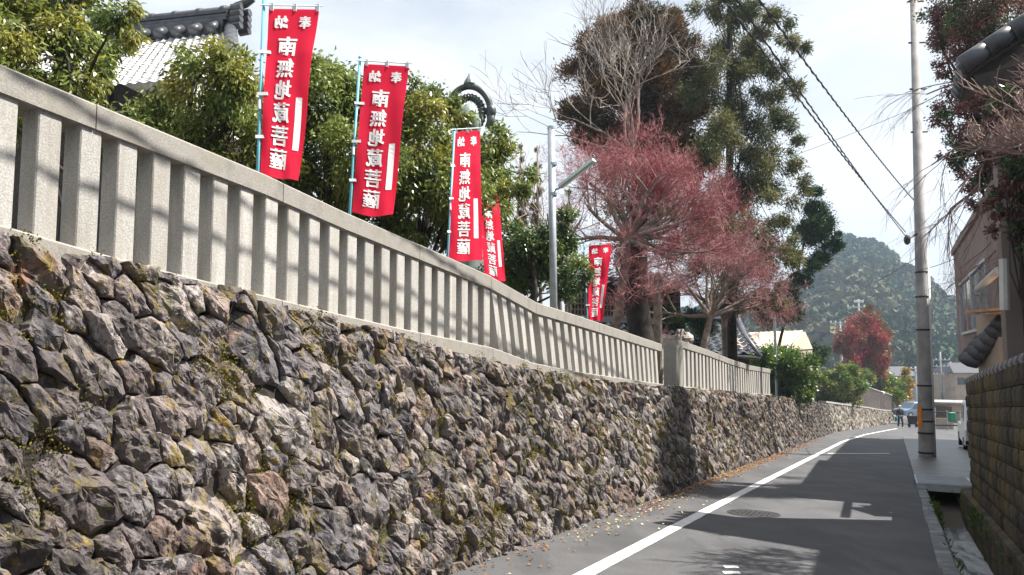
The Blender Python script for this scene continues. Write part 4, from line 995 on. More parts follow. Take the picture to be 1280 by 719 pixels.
# ------------------------------------------------------------------ person, cart, car, barrier at the far end
def skin_body(name, verts, edges, radii, m, parent, loc, sub=1):
    me = bpy.data.meshes.new(name); me.from_pydata(verts, edges, []); o = bpy.data.objects.new(name, me); COL.objects.link(o); o.parent = parent
    o.location = loc
    sk = o.modifiers.new('skin', 'SKIN'); sk.use_smooth_shade = True
    for i, r in enumerate(radii): me.skin_vertices[0].data[i].radius = (r, r) if not hasattr(r, '__len__') else r
    me.skin_vertices[0].data[0].use_root = True
    if sub: o.modifiers.new('sub', 'SUBSURF').levels = sub; o.modifiers['sub'].render_levels = sub
    me.materials.append(m); return o
pp = ground(1126, 535.5); pe = empty('person', pp, 'person in dark jacket and trousers with pale hair walking at the end of the lane', 'person')
Vb = [(0, 0, .92), (0, 0, 1.12), (0, .01, 1.36), (0, .02, 1.46), (0, -.01, 1.56), (0, -.02, 1.66), (.18, .01, 1.38), (.23, .03, 1.12), (.22, -.08, .90), (-.18, .01, 1.38), (-.24, .02, 1.12), (-.26, -.06, .88), (.09, 0, .86), (.10, -.10, .48), (.10, -.08, .09), (.10, -.22, .04), (-.09, 0, .86), (-.10, .08, .48), (-.10, .20, .10), (-.10, .07, .05)]
Eb = [(0, 1), (1, 2), (2, 3), (3, 4), (4, 5), (2, 6), (6, 7), (7, 8), (2, 9), (9, 10), (10, 11), (0, 12), (12, 13), (13, 14), (14, 15), (0, 16), (16, 17), (17, 18), (18, 19)]
Rb = [(.14, .10), (.13, .09), (.15, .10), .055, .085, .085, .06, .045, .03, .06, .045, .03, .08, .058, .042, .035, .08, .058, .042, .035]
skin_body('body', Vb, Eb, Rb, SKIN, pe, (0, 0, 0))
skin_body('jacket', [Vb[i] for i in (0, 1, 2, 6, 7, 9, 10)] + [(.225, -.05, .97), (-.255, -.03, .96), (0, .02, 1.44)], [(0, 1), (1, 2), (2, 3), (3, 4), (2, 5), (5, 6), (4, 7), (6, 8), (2, 9)], [(.17, .13), (.165, .125), (.175, .125), .085, .068, .085, .068, .055, .055, .085], NAVY, pe, (0, 0, 0))
skin_body('trousers', [Vb[i] for i in (0, 12, 13, 14, 16, 17, 18)], [(0, 1), (1, 2), (2, 3), (0, 4), (4, 5), (5, 6)], [(.15, .115), .10, .078, .065, .10, .078, .065], NAVY, pe, (0, 0, 0))
hb = MB(); hb.ball((pp.x, pp.y + .02, pp.z + 1.66), .115, 12, 8, (.9, 1, .85)); hb.build('hair', HAIR, pe, True)
bg_ = MB(); bx = pp + Vector((-.34, -.05, .70)); bg_.box(bx.x, bx.y, bx.z, .12, .30, .32, bev=.03); bg_.tube([bx + Vector((0, -.1, .15)), bx + Vector((.06, 0, .24)), bx + Vector((0, .1, .15))], .012, 5)
tag(bg_.build('bag', mat('teal_cloth', (.03, .22, .24), .8, var=.15)), 'teal shopping bag held by the person on the lane', 'bag')
# hand cart
cp_ = ground(1141, 534.5); ct = empty('hand_cart', cp_, 'small dark two wheeled cart beside the person on the lane', 'cart')
mb = MB()
mb.hexa([cp_ + Vector(q) for q in ((-.24, -.22, .28), (.24, -.22, .28), (.24, .22, .28), (-.24, .22, .28))], [cp_ + Vector(q) for q in ((-.32, -.28, .95), (.32, -.28, .95), (.32, .28, .95), (-.32, .28, .95))]); mb.build('basket', BLACK, ct)
for sx in (-1, 1):
    q = cp_ + Vector((sx * .29, 0, .19)); MB().tube([q - Vector((.025, 0, 0)), q + Vector((.025, 0, 0))], .19, 16).build('wheel', BLACK, ct)
mb = MB(); mb.tube([cp_ + Vector((-.29, 0, .19)), cp_ + Vector((.29, 0, .19))], .02, 6)
for sx in (-1, 1): mb.tube([cp_ + Vector((sx * .25, 0, .28)), cp_ + Vector((sx * .25 - .5, .05, .75))], .02, 6)
mb.tube([cp_ + Vector((-.75, .05, .75)), cp_ + Vector((-.25, .05, .75))], .02, 6); mb.build('handle', ALU, ct)
# vehicles
def vehicle(name, label, cat, loc, yaw, prof, width, m, wheels, wr, win, kind='car'):
    """side profile extruded and narrowed towards the roof"""
    t = empty(name, loc, label, cat); cy_, sy_ = math.cos(yaw), math.sin(yaw)
    T = lambda x, y, z: (loc[0] + x * cy_ - y * sy_, loc[1] + x * sy_ + y * cy_, loc[2] + z)
    top = max(z for _, z in prof)
    def wid(z): return width / 2 * (1 - .14 * max(0, (z - .85 * .9) / (top - .75)) if z > .78 else 1)
    n = len(prof); vs = []
    for s in (-1, -.93, .93, 1):
        for x, z in prof:
            k = .94 if abs(s) == 1 else 1; xm = (prof[0][0] + prof[n // 2][0]) / 2
            vs.append(T(x * k, s * wid(z), .25 + (z - .25) * (.97 if abs(s) == 1 else 1)))
    fs = [tuple(range(n)), tuple(reversed(range(3 * n, 4 * n)))]
    for r in range(3): fs += [(r * n + i, (r + 1) * n + i, (r + 1) * n + (i + 1) % n, r * n + (i + 1) % n) for i in range(n)]
    MB().add(vs, fs).build('body', m, t)
    for x in wheels:
        for s in (-1, 1):
            a_, b_ = Vector(T(x, s * (width / 2 - .16), wr)), Vector(T(x, s * (width / 2 + .015), wr)); wh = MB().tube([a_, b_], wr, 18).build('wheel', BLACK, t)
            c2 = b_ + (b_ - a_).normalized() * .006; MB().tube([b_, c2], wr * .6, 14).build('hub_cap', ALU, wh)
    for side_pts in win['side']:
        for s in (-1, 1):
            vs = [T(x, s * (wid(z) + .012), z) for x, z in side_pts]; MB().add(vs, [tuple(range(len(vs)))]).build('side_window', GLASS, t)
    for nm, mm, pts in win['quads']:
        MB().add([T(*q) for q in pts], [tuple(range(len(pts)))]).build(nm, mm, t)
    return t
g_ = Vector(at(1143, 522, 72))
vehicle('parked_car', 'blue grey car parked beyond the person at the end of the lane', 'car', g_, .25,
        [(-1.75, .25), (-1.8, .75), (-1.05, .9), (-.55, 1.42), (.95, 1.45), (1.6, .95), (1.75, .9), (1.75, .25)], 1.55, CARB, (-1.1, 1.1), .29,
        {'side': [[(-.9, .92), (-.45, 1.34), (.15, 1.36), (.15, .92)], [(.2, .92), (.2, 1.36), (.9, 1.36), (1.4, .95)]], 'quads': []})
tu, tv = 34.0, 2.95; tl = Vector(W(tu, tv, gz(tu) + .02)); yw = math.atan2(-c_, -s_)
vehicle('parked_truck', 'white cab-over light truck parked beyond the mossy block wall', 'truck', tl, yw,
        [(1.68, .28), (1.70, .85), (1.45, 1.15), (1.12, 1.80), (.1, 1.82), (.05, .9), (-1.65, .9), (-1.68, .35)], 1.45, CARW, (1.15, -1.05), .27,
        {'side': [[(1.30, 1.12), (1.06, 1.68), (.30, 1.68), (.30, 1.12)]],
         'quads': [('windscreen', GLASS, [(1.47, -.58, 1.18), (1.47, .58, 1.18), (1.18, .52, 1.74), (1.18, -.52, 1.74)]),
                   ('headlight', ALU, [(1.715, .40, .62), (1.715, .64, .62), (1.715, .64, .80), (1.715, .40, .80)]), ('headlight', ALU, [(1.715, -.64, .62), (1.715, -.40, .62), (1.715, -.40, .80), (1.715, -.64, .80)]),
                   ('bumper', BLACK, [(1.715, -.7, .30), (1.715, .7, .30), (1.715, .7, .45), (1.715, -.7, .45)])]})
# barrier, bin, low building
ba, bb = at(1152, 538, 60), at(1203, 545, 58); br = empty('road_barrier', (ba + bb) / 2, 'two rail barrier with a beige low panel across the lane end', 'barrier')
for yy, r in ((515, .055), (531, .06)):
    MB().tube([at(1146, yy, 60), at(1204, yy + 1, 58)], r, 8).build('rail', CABLE, br)
for k in range(4):
    f = (k + .1) / 3.2; q = ba.lerp(bb, f); MB().tube([q - Vector((0, 0, .1)), Vector((q.x, q.y, at(1150, 513, 59).z))], .05, 8).build('post', ALU, br)
quadbox(MB(), at(1160, 540, 60.5), at(1192, 540, 60), .12, at(1160, 539, 60).z, at(1160, 523, 60).z).build('panel', BEIGE, br)
q = at(1190, 527, 57.5); tag(MB().box(q.x, q.y, q.z + .30, .42, .42, .62, bev=.04).box(q.x, q.y, q.z + .64, .46, .46, .06, bev=.02).build('litter_bin', GREENP), 'small green bin on the barrier beside the white truck', 'bin')
lb = empty('low_building', at(1180, 525, 80), 'low beige building with a brown shutter beyond the barrier', 'building')
a, b = at(1154, 530, 80), at(1212, 530, 78); z0, z1 = at(1170, 545, 80).z, at(1170, 503, 80).z
quadbox(MB(), a, b, 4, z0, z1).build('wall', BEIGE, lb)
quadbox(MB(), a + Vector((-.2, 0, 0)), b + Vector((.2, 0, 0)), 4.5, z1 + .01, z1 + .2).build('roof', CONC, lb)
s0, s1 = at(1169, 520, 77.8), at(1190, 520, 76.6); y_ = Vector((0, -.12, 0))
quadbox(MB(), s0 + y_, s1 + y_, .1, z0, at(1180, 508, 77).z).build('shutter', BROWNP, lb)
# roadside sign post on the bend
q = ground(1103, 529.5); q = at(1103, 527, 70); sp = empty('marker_post', Vector((q.x, q.y, gz(uv_of(q)[0]))), 'dark roadside post with white head by the pale masonry wall', 'post')
zt = at(1103, 492, q.y).z; MB().tube([(q.x, q.y, sp.location.z - .1), (q.x, q.y, zt)], .085, 8).build('post', BLACK, sp)
MB().ball((q.x + .05, q.y, zt + .05), .22, 10, 7, (1.3, .6, .8)).build('head', WPLAS, sp, True)

# ------------------------------------------------------------------ utility pole and cables
p0 = ground(1158, 572); dP = p0.y; p1 = at(1140.5, -60, dP + .2); up_ = empty('utility_pole', p0, 'tall tapering concrete utility pole at the right kerb', 'utility pole')
def pole_at(y): return p0.lerp(p1, (572 - y) / 632.0)
MB().tube([p0 - Vector((0, 0, .3)), p0, p1], [.215, .21, .095], 20).build('pole', CONC, up_, True)
off = Vector((.20, -.06, 0))
MB().tube([p0 + off - Vector((0, 0, .1)), pole_at(500) + off * .93, pole_at(334) + off * .85], [.062, .062, .062], 10).build('conduit', PVC, up_, True)
for y in (487, 515, 529, 543, 566, 420, 380, 350):
    q = pole_at(y); r = .21 - .115 * (572 - y) / 632; MB().lathe([(r + .012, q.z - .025), (r + .018, q.z), (r + .012, q.z + .025)], q.x, q.y, 16).build('band', BLACK, up_)
q = pole_at(523); mb = MB(); r = .225
vs = []
for z in (-.34, .30):
    for k in range(9):
        th = math.radians(172 + k * 6); vs.append((q.x + r * math.cos(th), q.y + r * math.sin(th), q.z + z))
mb.add(vs, [(k, k + 1, k + 10, k + 9) for k in range(8)]); mb.build('guard_sleeve', ORNG, up_)
q = pole_at(300); mb = MB(); e = at(1134, 300, dP - .2); mb.tube([q, e], .03, 6); mb.ball(e, .13, 10, 7, (.7, .9, 1.2)); mb.build('cable_clamp', BLACK, up_)
for y in (6, 60, 120, 175):
    q = pole_at(y); MB().tube([q + Vector((-.2, 0, 0)), q + Vector((.32, 0, .02))], .03, 6).build('step_bolt', BLACK, up_)
def cable(label, pts, sag, rad, twist=0, far=None):
    P = [Vector(p) for p in pts]; A_, B_ = P[0], P[-1]; n = 48; L_ = []
    for i in range(n + 1):
        f = i / n; L_.append(A_.lerp(B_, f) - Vector((0, 0, sag * 4 * f * (1 - f))))
    mb = MB(); mb.tube(L_, rad * .8, 6)
    if twist:
        H = []
        N_ = 420; d = (B_ - A_).normalized(); a = d.cross(Vector((0, 0, 1))).normalized(); b = a.cross(d)
        for i in range(N_ + 1):
            f = i / N_; c = A_.lerp(B_, f) - Vector((0, 0, sag * 4 * f * (1 - f))); th = f * twist; H.append(c + (a * math.cos(th) + b * math.sin(th)) * rad * .95)
        mb.tube(H, rad * .7, 4)
    tag(mb.build('overhead_cable', CABLE), label, 'cable', 'overhead cables')
def beyond(q, e, k): return q + (q - e) * k      # run on past the frame towards the pole behind the camera
for (x0, d0, x1, y1, r, lab) in ((926, 8.6, 1132, 290, .014, 'thick twisted cable ending at the dark clamp, left of three'), (940, 8.4, 1136, 300, .012, 'thick twisted cable just right of the left one, ending at the dark clamp'), (969, 8.8, 1142, 250, .014, 'thick twisted cable ending highest on the pole, right of three')):
    e = at(x1, y1, dP); q = at(x0, 0, d0); cable(lab, [beyond(q, e, .9), e], .28, r, 520)
cable('thin wire from the pole down to the far cross-arm pole', [at(1149, 352, dP), at(1072, 374, 84)], .35, .015)
cable('thin wire running from the pole to the dark house', [at(1146, 322, dP), at(1010, 385, 38)], .25, .011)
cable('thin wire from the pole towards the right hand mauve house', [at(1148, 338, dP), at(1205, 318, 19.6)], .05, .01)
cable('faint thin wire across the sky right of the tall cypress', [at(1143, 135, dP), at(880, 232, 24)], .1, .009)
# far poles
def far_pole(label, x, yt, d, arms, zb=None):
    b = at(x, yt, d); z0 = zb if zb is not None else -6.5; t = empty('far_utility_pole', Vector((b.x, d, z0)), label, 'utility pole', 'utility poles in the valley')
    MB().tube([(b.x, d, z0 - .2), tuple(b)], [.19, .12], 10).build('pole', CONC, t, True)
    for y, hw in arms:
        q = at(x, y, d); MB().box(q.x, q.y - .12, q.z, hw * 2, .10, .10).build('cross_arm', ALU, t)
        for k in (-1, -.5, .5, 1): MB().lathe([(.06, q.z + .05), (.09, q.z + .12), (.05, q.z + .24)], q.x + k * hw * .92, q.y - .12, 8).build('insulator', WPLAS, t)
    return t
far_pole('far pole with two white cross-arms above the brown conifer', 1073, 374, 84, [(384, 1.3), (378, .5)])
far_pole('far pole with a single cross-arm left of the crimson maple', 1050, 402, 80, [(404, 1.1)])
far_pole('far valley pole between orange shrub and the concrete pole', 1144, 458, 104, [(461, 1.3)])
far_pole('far valley pole seen just right of the concrete pole', 1175, 440, 112, [(450, 1.4), (458, 1.2), (468, 1.0)])
far_pole('far valley pole beside the mauve house edge', 1188, 452, 118, [(456, 1.0)])
b = at(1150, 463, 100); t = empty('street_lamp', Vector((b.x - .6, 100, -6.5)), 'distant street lamp with a white head left of the concrete pole', 'street lamp')
MB().tube([(b.x - .6, 100, -6.6), (b.x - .6, 100, b.z - .1), tuple(b)], .09, 8).build('pole', STEEL, t); MB().ball((b.x + .25, 100, b.z), .5, 10, 6, (1.2, .5, .3)).build('lamp_head', WPLAS, t, True)
# valley houses
for i, (x0, x1, y0, y1, d, m, lab) in enumerate(((1112, 1150, 470, 530, 118, STEEL, 'distant grey building behind the orange shrub'), (1160, 1200, 478, 520, 124, BEIGE, 'distant beige building behind the barrier'), (1196, 1240, 466, 520, 110, BEIGE, 'distant pale house behind the white truck'))):
    a, b = at(x0, y1, d), at(x1, y1, d); z0, z1 = -6.6, at(x0, y0, d).z; t = empty('valley_house', (a + b) / 2 + Vector((0, 0, -1)), lab, 'house', 'distant houses in the valley')
    quadbox(MB(), a + Vector((0, 3, 0)), b + Vector((0, 3, 0)), 6, z0, z1).build('wall', m, t)
    mb = MB(); e = .4; mb.hexa([(a.x - e, d - e, z1), (b.x + e, d - e, z1), (b.x + e, d + 6 + e, z1), (a.x - e, d + 6 + e, z1)], [(a.x + .6, d + 2.7, z1 + 1.4), (b.x - .6, d + 2.7, z1 + 1.4), (b.x - .6, d + 3.3, z1 + 1.4), (a.x + .6, d + 3.3, z1 + 1.4)]); mb.build('roof', TILE, t)
    for k in range(3):
        xx = a.x + (b.x - a.x) * (k + .5) / 3; MB().box(xx, d - .02, z1 - 1.2, 1.0, .08, 1.0).build('window', GLASS, t)

# ------------------------------------------------------------------ right side: block wall, houses, plates, tree
BWV = 1.05
bw = empty('block_wall', W(9.5, BWV, gz(9.5)), 'mossy wall of bossed concrete blocks on the right edge', 'block wall')
bL, bH = .395, .20; sl = math.atan(SLOPE)
vb, fb = bevbox(bL / 2 - .006, .07, bH / 2 - .006, .014)
bme = None; ud = Vector((s_ * math.cos(sl), c_ * math.cos(sl), -math.sin(sl))); nd = Vector((c_, -s_, 0)); wd_ = ud.cross(nd) * -1
if wd_.z < 0: wd_ = -wd_
M3 = Matrix((ud, -nd if (ud.cross(-nd)).dot(wd_) > 0 else nd, wd_)).transposed(); q3 = M3.to_euler()
pv = [(x * bL, y * .14, z * bH) for x, y, z in ()]
V = []; G = 4
for s in (-1, 1):                       # bossed face: a small grid, pillowed
    for j in range(G + 1):
        for i in range(G + 1):
            a, b = i / G * 2 - 1, j / G * 2 - 1; h = .060 + .016 * (1 - a ** 4) * (1 - b ** 4) + R.uniform(-.004, .004)
            V.append((a * (bL / 2 - .005), s * h, b * (bH / 2 - .005)))
Fb_ = []; g1 = (G + 1) ** 2
for j in range(G):
    for i in range(G):
        a = j * (G + 1) + i; Fb_ += [(a, a + 1, a + G + 2, a + G + 1), (g1 + a + G + 1, g1 + a + G + 2, g1 + a + 1, g1 + a)]
for i in range(G):
    for base in (i, G * (G + 1) + i): Fb_.append((base, base + 1, g1 + base + 1, g1 + base))
    for b0 in (i * (G + 1), i * (G + 1) + G): Fb_.append((b0, b0 + G + 1, g1 + b0 + G + 1, g1 + b0))
bmesh_ = bpy.data.meshes.new('block'); bmesh_.from_pydata(V, [], Fb_); bmesh_.materials.append(BLOCK)
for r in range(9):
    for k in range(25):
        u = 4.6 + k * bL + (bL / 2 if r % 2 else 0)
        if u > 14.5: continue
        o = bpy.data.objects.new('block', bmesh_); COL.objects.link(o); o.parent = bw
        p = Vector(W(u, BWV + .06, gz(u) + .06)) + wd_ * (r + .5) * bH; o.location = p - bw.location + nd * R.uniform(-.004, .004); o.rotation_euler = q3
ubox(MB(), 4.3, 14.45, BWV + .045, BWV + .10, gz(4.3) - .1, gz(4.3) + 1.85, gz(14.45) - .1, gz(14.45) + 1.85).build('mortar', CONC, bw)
for k in range(26):                     # dark tile capping
    u = 4.5 + k * .39; zt = gz(u) + .06 + 9 * bH
    mb = MB(); mb.tube([W(u, BWV + .06, zt + .03 ), W(u + .385, BWV + .06, gz(u + .385) + .06 + 9 * bH + .03)], .075, 8); mb.build('coping_tile', TILE, bw, True)
# apron slabs and plate over the channel
ap = MB()
for k in range(9):
    u = 17.9 + k * 3; ubox(ap, u, u + 2.98, CH_L - .14, 3.6, gz(u) - .3, gz(u) + .03, gz(u + 2.98) - .3, gz(u + 2.98) + .03)
tag(ap.build('driveway_apron', mat('wet_paving', (.055, .056, .06), .4, scale=2, col2=(.115, .115, .12), bump=.2, bscale=30, spec=.5)), kind='structure')
pl = empty('channel_plate', W(16.6, .8, gz(16.6)), 'ribbed steel plate bridging the drain channel before the utility pole', 'plate')
mb = MB(); ubox(mb, 15.7, 17.8, CH_L - .16, 1.25, gz(15.7) + .055, gz(15.7) + .10, gz(17.8) + .055, gz(17.8) + .10); mb.build('deck', ALU, pl)
for k in range(10):
    u = 15.75 + k * .21; mb = MB(); ubox(mb, u, u + .05, CH_L - .14, 1.2, gz(u) + .101, gz(u) + .118, gz(u + .05) + .101, gz(u + .05) + .118); mb.build('rib', ALU, pl)
mb = MB(); ubox(mb, 15.69, 15.74, CH_L - .16, 1.25, gz(15.7) - .02, gz(15.7) + .054); mb.build('front_flange', STEEL, pl)
# weeds at the channel edge
P = []; 
for _ in range(900):
    u = R.choice((R.gauss(12.8, .5), R.uniform(6, 16))); v = R.choice((CH_L + .02, CH_R - .01)) + R.gauss(0, .03); P.append(W(u, v, gz(u) + R.uniform(-.25, .02)))
P = np.array(P); D = NR.normal(size=P.shape) * .6 + np.array([0, 0, .9]); tag(leaf_mesh('weeds', leaf_arrays(P, D, NR.uniform(.05, .12, len(P)), .018), WEED), kind='stuff')

# mauve upper-storey house along the road
HB = 1.62; hu0, hu1 = 14.6, 24.1
hs = empty('mauve_house', W(19, 4, gz(19)), 'mauve two storey house with overhanging upper floor above the block wall', 'house')
zf = 1.12; zr = 4.05
mb = MB(); ubox(mb, hu0, hu1, HB, HB + 5, zf, zr); mb.build('upper_wall', MAUVE, hs)
mb = MB(); ubox(mb, hu0 + .3, hu1 - .5, HB + .55, HB + 4.7, -2.6, zf - .003); mb.build('lower_wall', BEIGE, hs)
mb = MB(); ubox(mb, hu0 - .1, hu1 + .06, HB - .06, HB + 5.1, zr + .003, zr + .16); mb.build('parapet_cap', MAUVE, hs)
ua, ub = uv_of(on_v(1238, 380, HB))[0], uv_of(on_v(1203, 380, HB))[0]; wz0, wz1 = 1.88, 3.05
mb = MB()
for (a, b, z0, z1) in ((ua, ub, wz0 - .06, wz0), (ua, ub, wz1, wz1 + .06), (ua - .06, ua, wz0 - .06, wz1 + .06), (ub, ub + .06, wz0 - .06, wz1 + .06), ((ua + ub) / 2 - .04, (ua + ub) / 2 + .04, wz0, wz1)): ubox(mb, a, b, HB - .06, HB + .02, z0, z1)
wn = mb.build('window', ALU, hs)
for a, b in ((ua, (ua + ub) / 2 - .04), ((ua + ub) / 2 + .04, ub)):
    for q0, q1 in ((a, (a + b) / 2 - .02), ((a + b) / 2 + .02, b)):
        mb = MB(); ubox(mb, q0, q1, HB - .02, HB - .012, wz0, wz1); mb.build('pane', GLASS, wn)
    mb = MB(); m_ = (a + b) / 2; ubox(mb, m_ - .02, m_ + .02, HB - .035, HB - .005, wz0, wz1); mb.build('sash', ALU, wn)
q0, q1 = on_v(1248, 338, HB - .3), on_v(1222, 362, HB - .3)
MB().tube([q0, q1], .055, 8).build('downpipe', PVC, hs)
# neighbour house behind the block wall, beside the camera: keeps the right half of the lane in shade
nh = empty('neighbour_house', W(-2, 5, gz(-2)), 'two storey rendered house behind the block wall beside the viewer', 'house')
mb = MB(); ubox(mb, -14, 10.8, 2.9, 9, -1.2, 5.1, -1.2, 4.75); mb.build('wall', MAUVE, nh)
mb = MB(); ubox(mb, -14.4, 11.0, 2.6, 9.4, 5.11, 5.3, 4.76, 4.95); mb.build('roof', TILE, nh)
# unseen house added further along to shade the paving round the utility pole
gh = empty('shade_house', W(31, 7, gz(31)), 'unseen grey house added behind the mauve one to shade the lane', 'house')
mb = MB(); ubox(mb, 25.2, 44, 4.0, 10, -4, 7.4, -4, 6.6); mb.build('wall', CONC, gh)
mb = MB(); ubox(mb, 25.0, 44.2, 3.8, 10.2, 7.41, 7.6, 6.61, 6.8); mb.build('roof', TILE, gh)
# beige house with tiled gable nearer the camera
bh = empty('beige_house', W(12, 3.5, gz(12)), 'grey beige house with dark tiled gable eave at the upper right edge', 'house')
ga = 11.4; gb_ = 11.85; cv = 1.30; ez = 5.05
mb = MB(); ubox(mb, ga, gb_, cv, cv + 6, gz(ga) - .1, ez - .02); mb.build('wall', GREYR, bh)
ev = .97; pitch = math.tan(math.radians(31)); rv = cv + 3
def roofpt(u, v, h): return W(u, v, ez - .12 + (v - ev if v < rv else 2 * rv - v - ev) * pitch + h)
mb = MB(); mb.hexa([roofpt(ga - .40, ev, -.05), roofpt(ga - .40, rv, -.05), roofpt(gb_ + .3, rv, -.05), roofpt(gb_ + .3, ev, -.05)], [roofpt(ga - .40, ev, .04), roofpt(ga - .40, rv, .04), roofpt(gb_ + .3, rv, .04), roofpt(gb_ + .3, ev, .04)])
mb.hexa([roofpt(ga - .40, rv, -.05), roofpt(ga - .40, rv + 3.4, -.05), roofpt(gb_ + .3, rv + 3.4, -.05), roofpt(gb_ + .3, rv, -.05)], [roofpt(ga - .40, rv, .04), roofpt(ga - .40, rv + 3.4, .04), roofpt(gb_ + .3, rv + 3.4, .04), roofpt(gb_ + .3, rv, .04)]); mb.build('roof', DWOOD, bh)
for k in range(5):
    u = ga - .37 + k * .25; MB().tube([roofpt(u, ev - .06, .09), roofpt(u, rv, .09)], .085, 8).build('roof_tile_row', TILE, bh, True)
for k in range(12):
    v = ev - .04 + k * .27; MB().tube([roofpt(ga - .45, v, .12), roofpt(ga - .45, v + .29, .13)], [.125, .11], 10).build('verge_tile', TILE, bh, True)
mb = MB(); mb.hexa([W(ga - .36, ev + .1, ez - .38), W(ga - .36, cv + 3, ez - .38), W(ga - .30, cv + 3, ez - .38), W(ga - .30, ev + .1, ez - .38)], [W(ga - .36, ev + .1, ez - .14), W(ga - .36, cv + 3, ez + .2), W(ga - .30, cv + 3, ez + .2), W(ga - .30, ev + .1, ez - .14)]); mb.build('barge_board', DWOOD, bh)
gv = MB(); gv.add([W(ga - .001, cv, ez - .02), W(ga - .001, cv + 6, ez - .02), W(ga - .001, cv + 3, ez + 3.1 * pitch - .1)], [(0, 1, 2)]); gv.build('gable', GREYR, bh)
q0 = at(1255, 324, 9.35); q1 = at(1256, 388, 9.35); MB().tube([q0, q1], .055, 8).build('downpipe', PVC, bh)
# little tiled canopy over the wall end
ta, tb = at(1257, 399, 10.9), at(1213, 452, 11.4); cn = empty('tiled_canopy', (ta + tb) / 2 - Vector((0, 0, .5)), 'small canopy of dark round tiles at the block wall end', 'canopy')
for k in range(6):
    a, b = ta.lerp(tb, k / 6), ta.lerp(tb, (k + 1) / 6 + .02)
    for j in range(4): sft = Vector((c_, -s_, 0)) * .0 + Vector((s_, c_, 0)) * .24 * j; MB().tube([a + sft, b + sft], [.115, .135], 10).build('roof_tile', TILE, cn, True)
quadbox(MB(), at(1230, 388, 10.8), at(1266, 387, 10.8), .9, at(1250, 389.5, 10.8).z, at(1250, 386.5, 10.8).z).build('edge_board', COPPER, cn)
quadbox(MB(), at(1234, 420, 11.2), at(1290, 420, 11.2), .5, gz(13), at(1250, 393, 11.2).z).build('wall', BEIGE, cn)
# russet tree behind, drooping bare twigs
p0 = Vector(W(13.8, 1.95, gz(13.8))); rt = random.Random(77)
spec = [(1180, 15, 28), (1230, 25, 36), (1275, 10, 36), (1190, 65, 26), (1235, 80, 34), (1200, 105, 24), (1182, 140, 16), (1220, 150, 30), (1262, 160, 34), (1206, 190, 20), (1250, 215, 30), (1225, 228, 18), (1290, 100, 40), (1300, 220, 40), (1190, -40, 34), (1250, -50, 40), (1320, 20, 50), (1340, 150, 50), (1165, 20, 14), (1240, 255, 16), (1400, 60, 60), (1290, -60, 50), (1170, 50, 14), (1172, 90, 12), (1205, 45, 26), (1215, 130, 22), (1195, 170, 16), (1235, 185, 24), (1230, 215, 16), (1215, 10, 26), (1188, 195, 10)]
spec2 = [(1250, 125, 14), (1248, 160, 14), (1280, 215, 26), (1250, 250, 12), (1262, 280, 16), (1284, 300, 18), (1290, 170, 24), (1262, 140, 16), (1275, 185, 20), (1266, 230, 16), (1282, 265, 20), (1256, 195, 10), (1290, 140, 22), (1300, 230, 30), (1272, 300, 12)]
evergreen('russet leaved tree with drooping twigs in the upper right corner', p0, at(1235, 60, 13.4), px_clumps(spec, 13.4, .9, 78), 90000, .06, .028, RUSSET, None, 78, hang=.4, trunk_r=.13, name='russet_tree', sig=.6, m2=LEAFD)
q = at(1275, 300, 8.9)
evergreen('dark red leaved shrub overhanging the block wall before the grey beige gable', Vector((q.x + .1, q.y, gz(uv_of(q)[0]))), at(1275, 220, 8.9), px_clumps(spec2, 8.9, .2, 79), 9000, .055, .028, RUSSET, None, 79, hang=.4, trunk_r=.03, name='red_shrub', cat='shrub', sig=.6, m2=LEAFD)
t = [o for o in COL.objects if o.name.startswith('russet_tree')][0]
tr, tw, tips = MB(), MB(), []
for (x0, y0, x1, y1, dd) in ((1260, 200, 1190, 240, 0), (1270, 240, 1200, 275, .3), (1250, 150, 1180, 200, -.2), (1280, 260, 1215, 290, .4), (1250, 80, 1170, 110, 0), (1240, 230, 1165, 255, .1), (1275, 280, 1230, 320, -.3), (1260, 170, 1200, 230, -.4), (1290, 290, 1240, 300, -.5)):
    a, b = at(x0, y0, 13.2 + dd), at(x1, y1, 13.0 + dd)
    branch_tree(tr, a, b - a, (b - a).length * 1.1, .022, 3, rt, tips, .35, -.05, (.03, tw), (3, 4), (.55, .75), .35, .003)
tw.build('drooping_twigs', TWIGP, t)
# big tree and houses of the right side that stand outside the frame and shade the lane
maple_spec = [(W(11.5, 3.2, 0), 5.2), (W(14.5, 4.0, 0), 6.5), (W(9.2, 3.4, 0), 4.8)]
tr, tw, tips = MB(), MB(), []; p0 = Vector(W(8.8, 2.45, gz(8.8))); rt = random.Random(5)
t = empty('bare_tree', p0, 'tall bare tree behind the block wall casting branch shadows on the lane', 'tree'); tr.tube([p0 - Vector((0, 0, .2)), p0 + Vector((0, .1, 2.5)), p0 + Vector((.1, 0, 4))], [.2, .15, .12], 10)
for k in range(9):
    a = k * .7; branch_tree(tr, p0 + Vector((.05, .05, 2.6 + .16 * k)), Vector((math.cos(a), math.sin(a), .9)), .85, .04, 5, rt, tips, .5, .1, (.03, tw), (3, 4), (.6, .78), 0, .006)
tr.build('trunk', BARK, t, True); tw.build('crown', TWIGP, t)

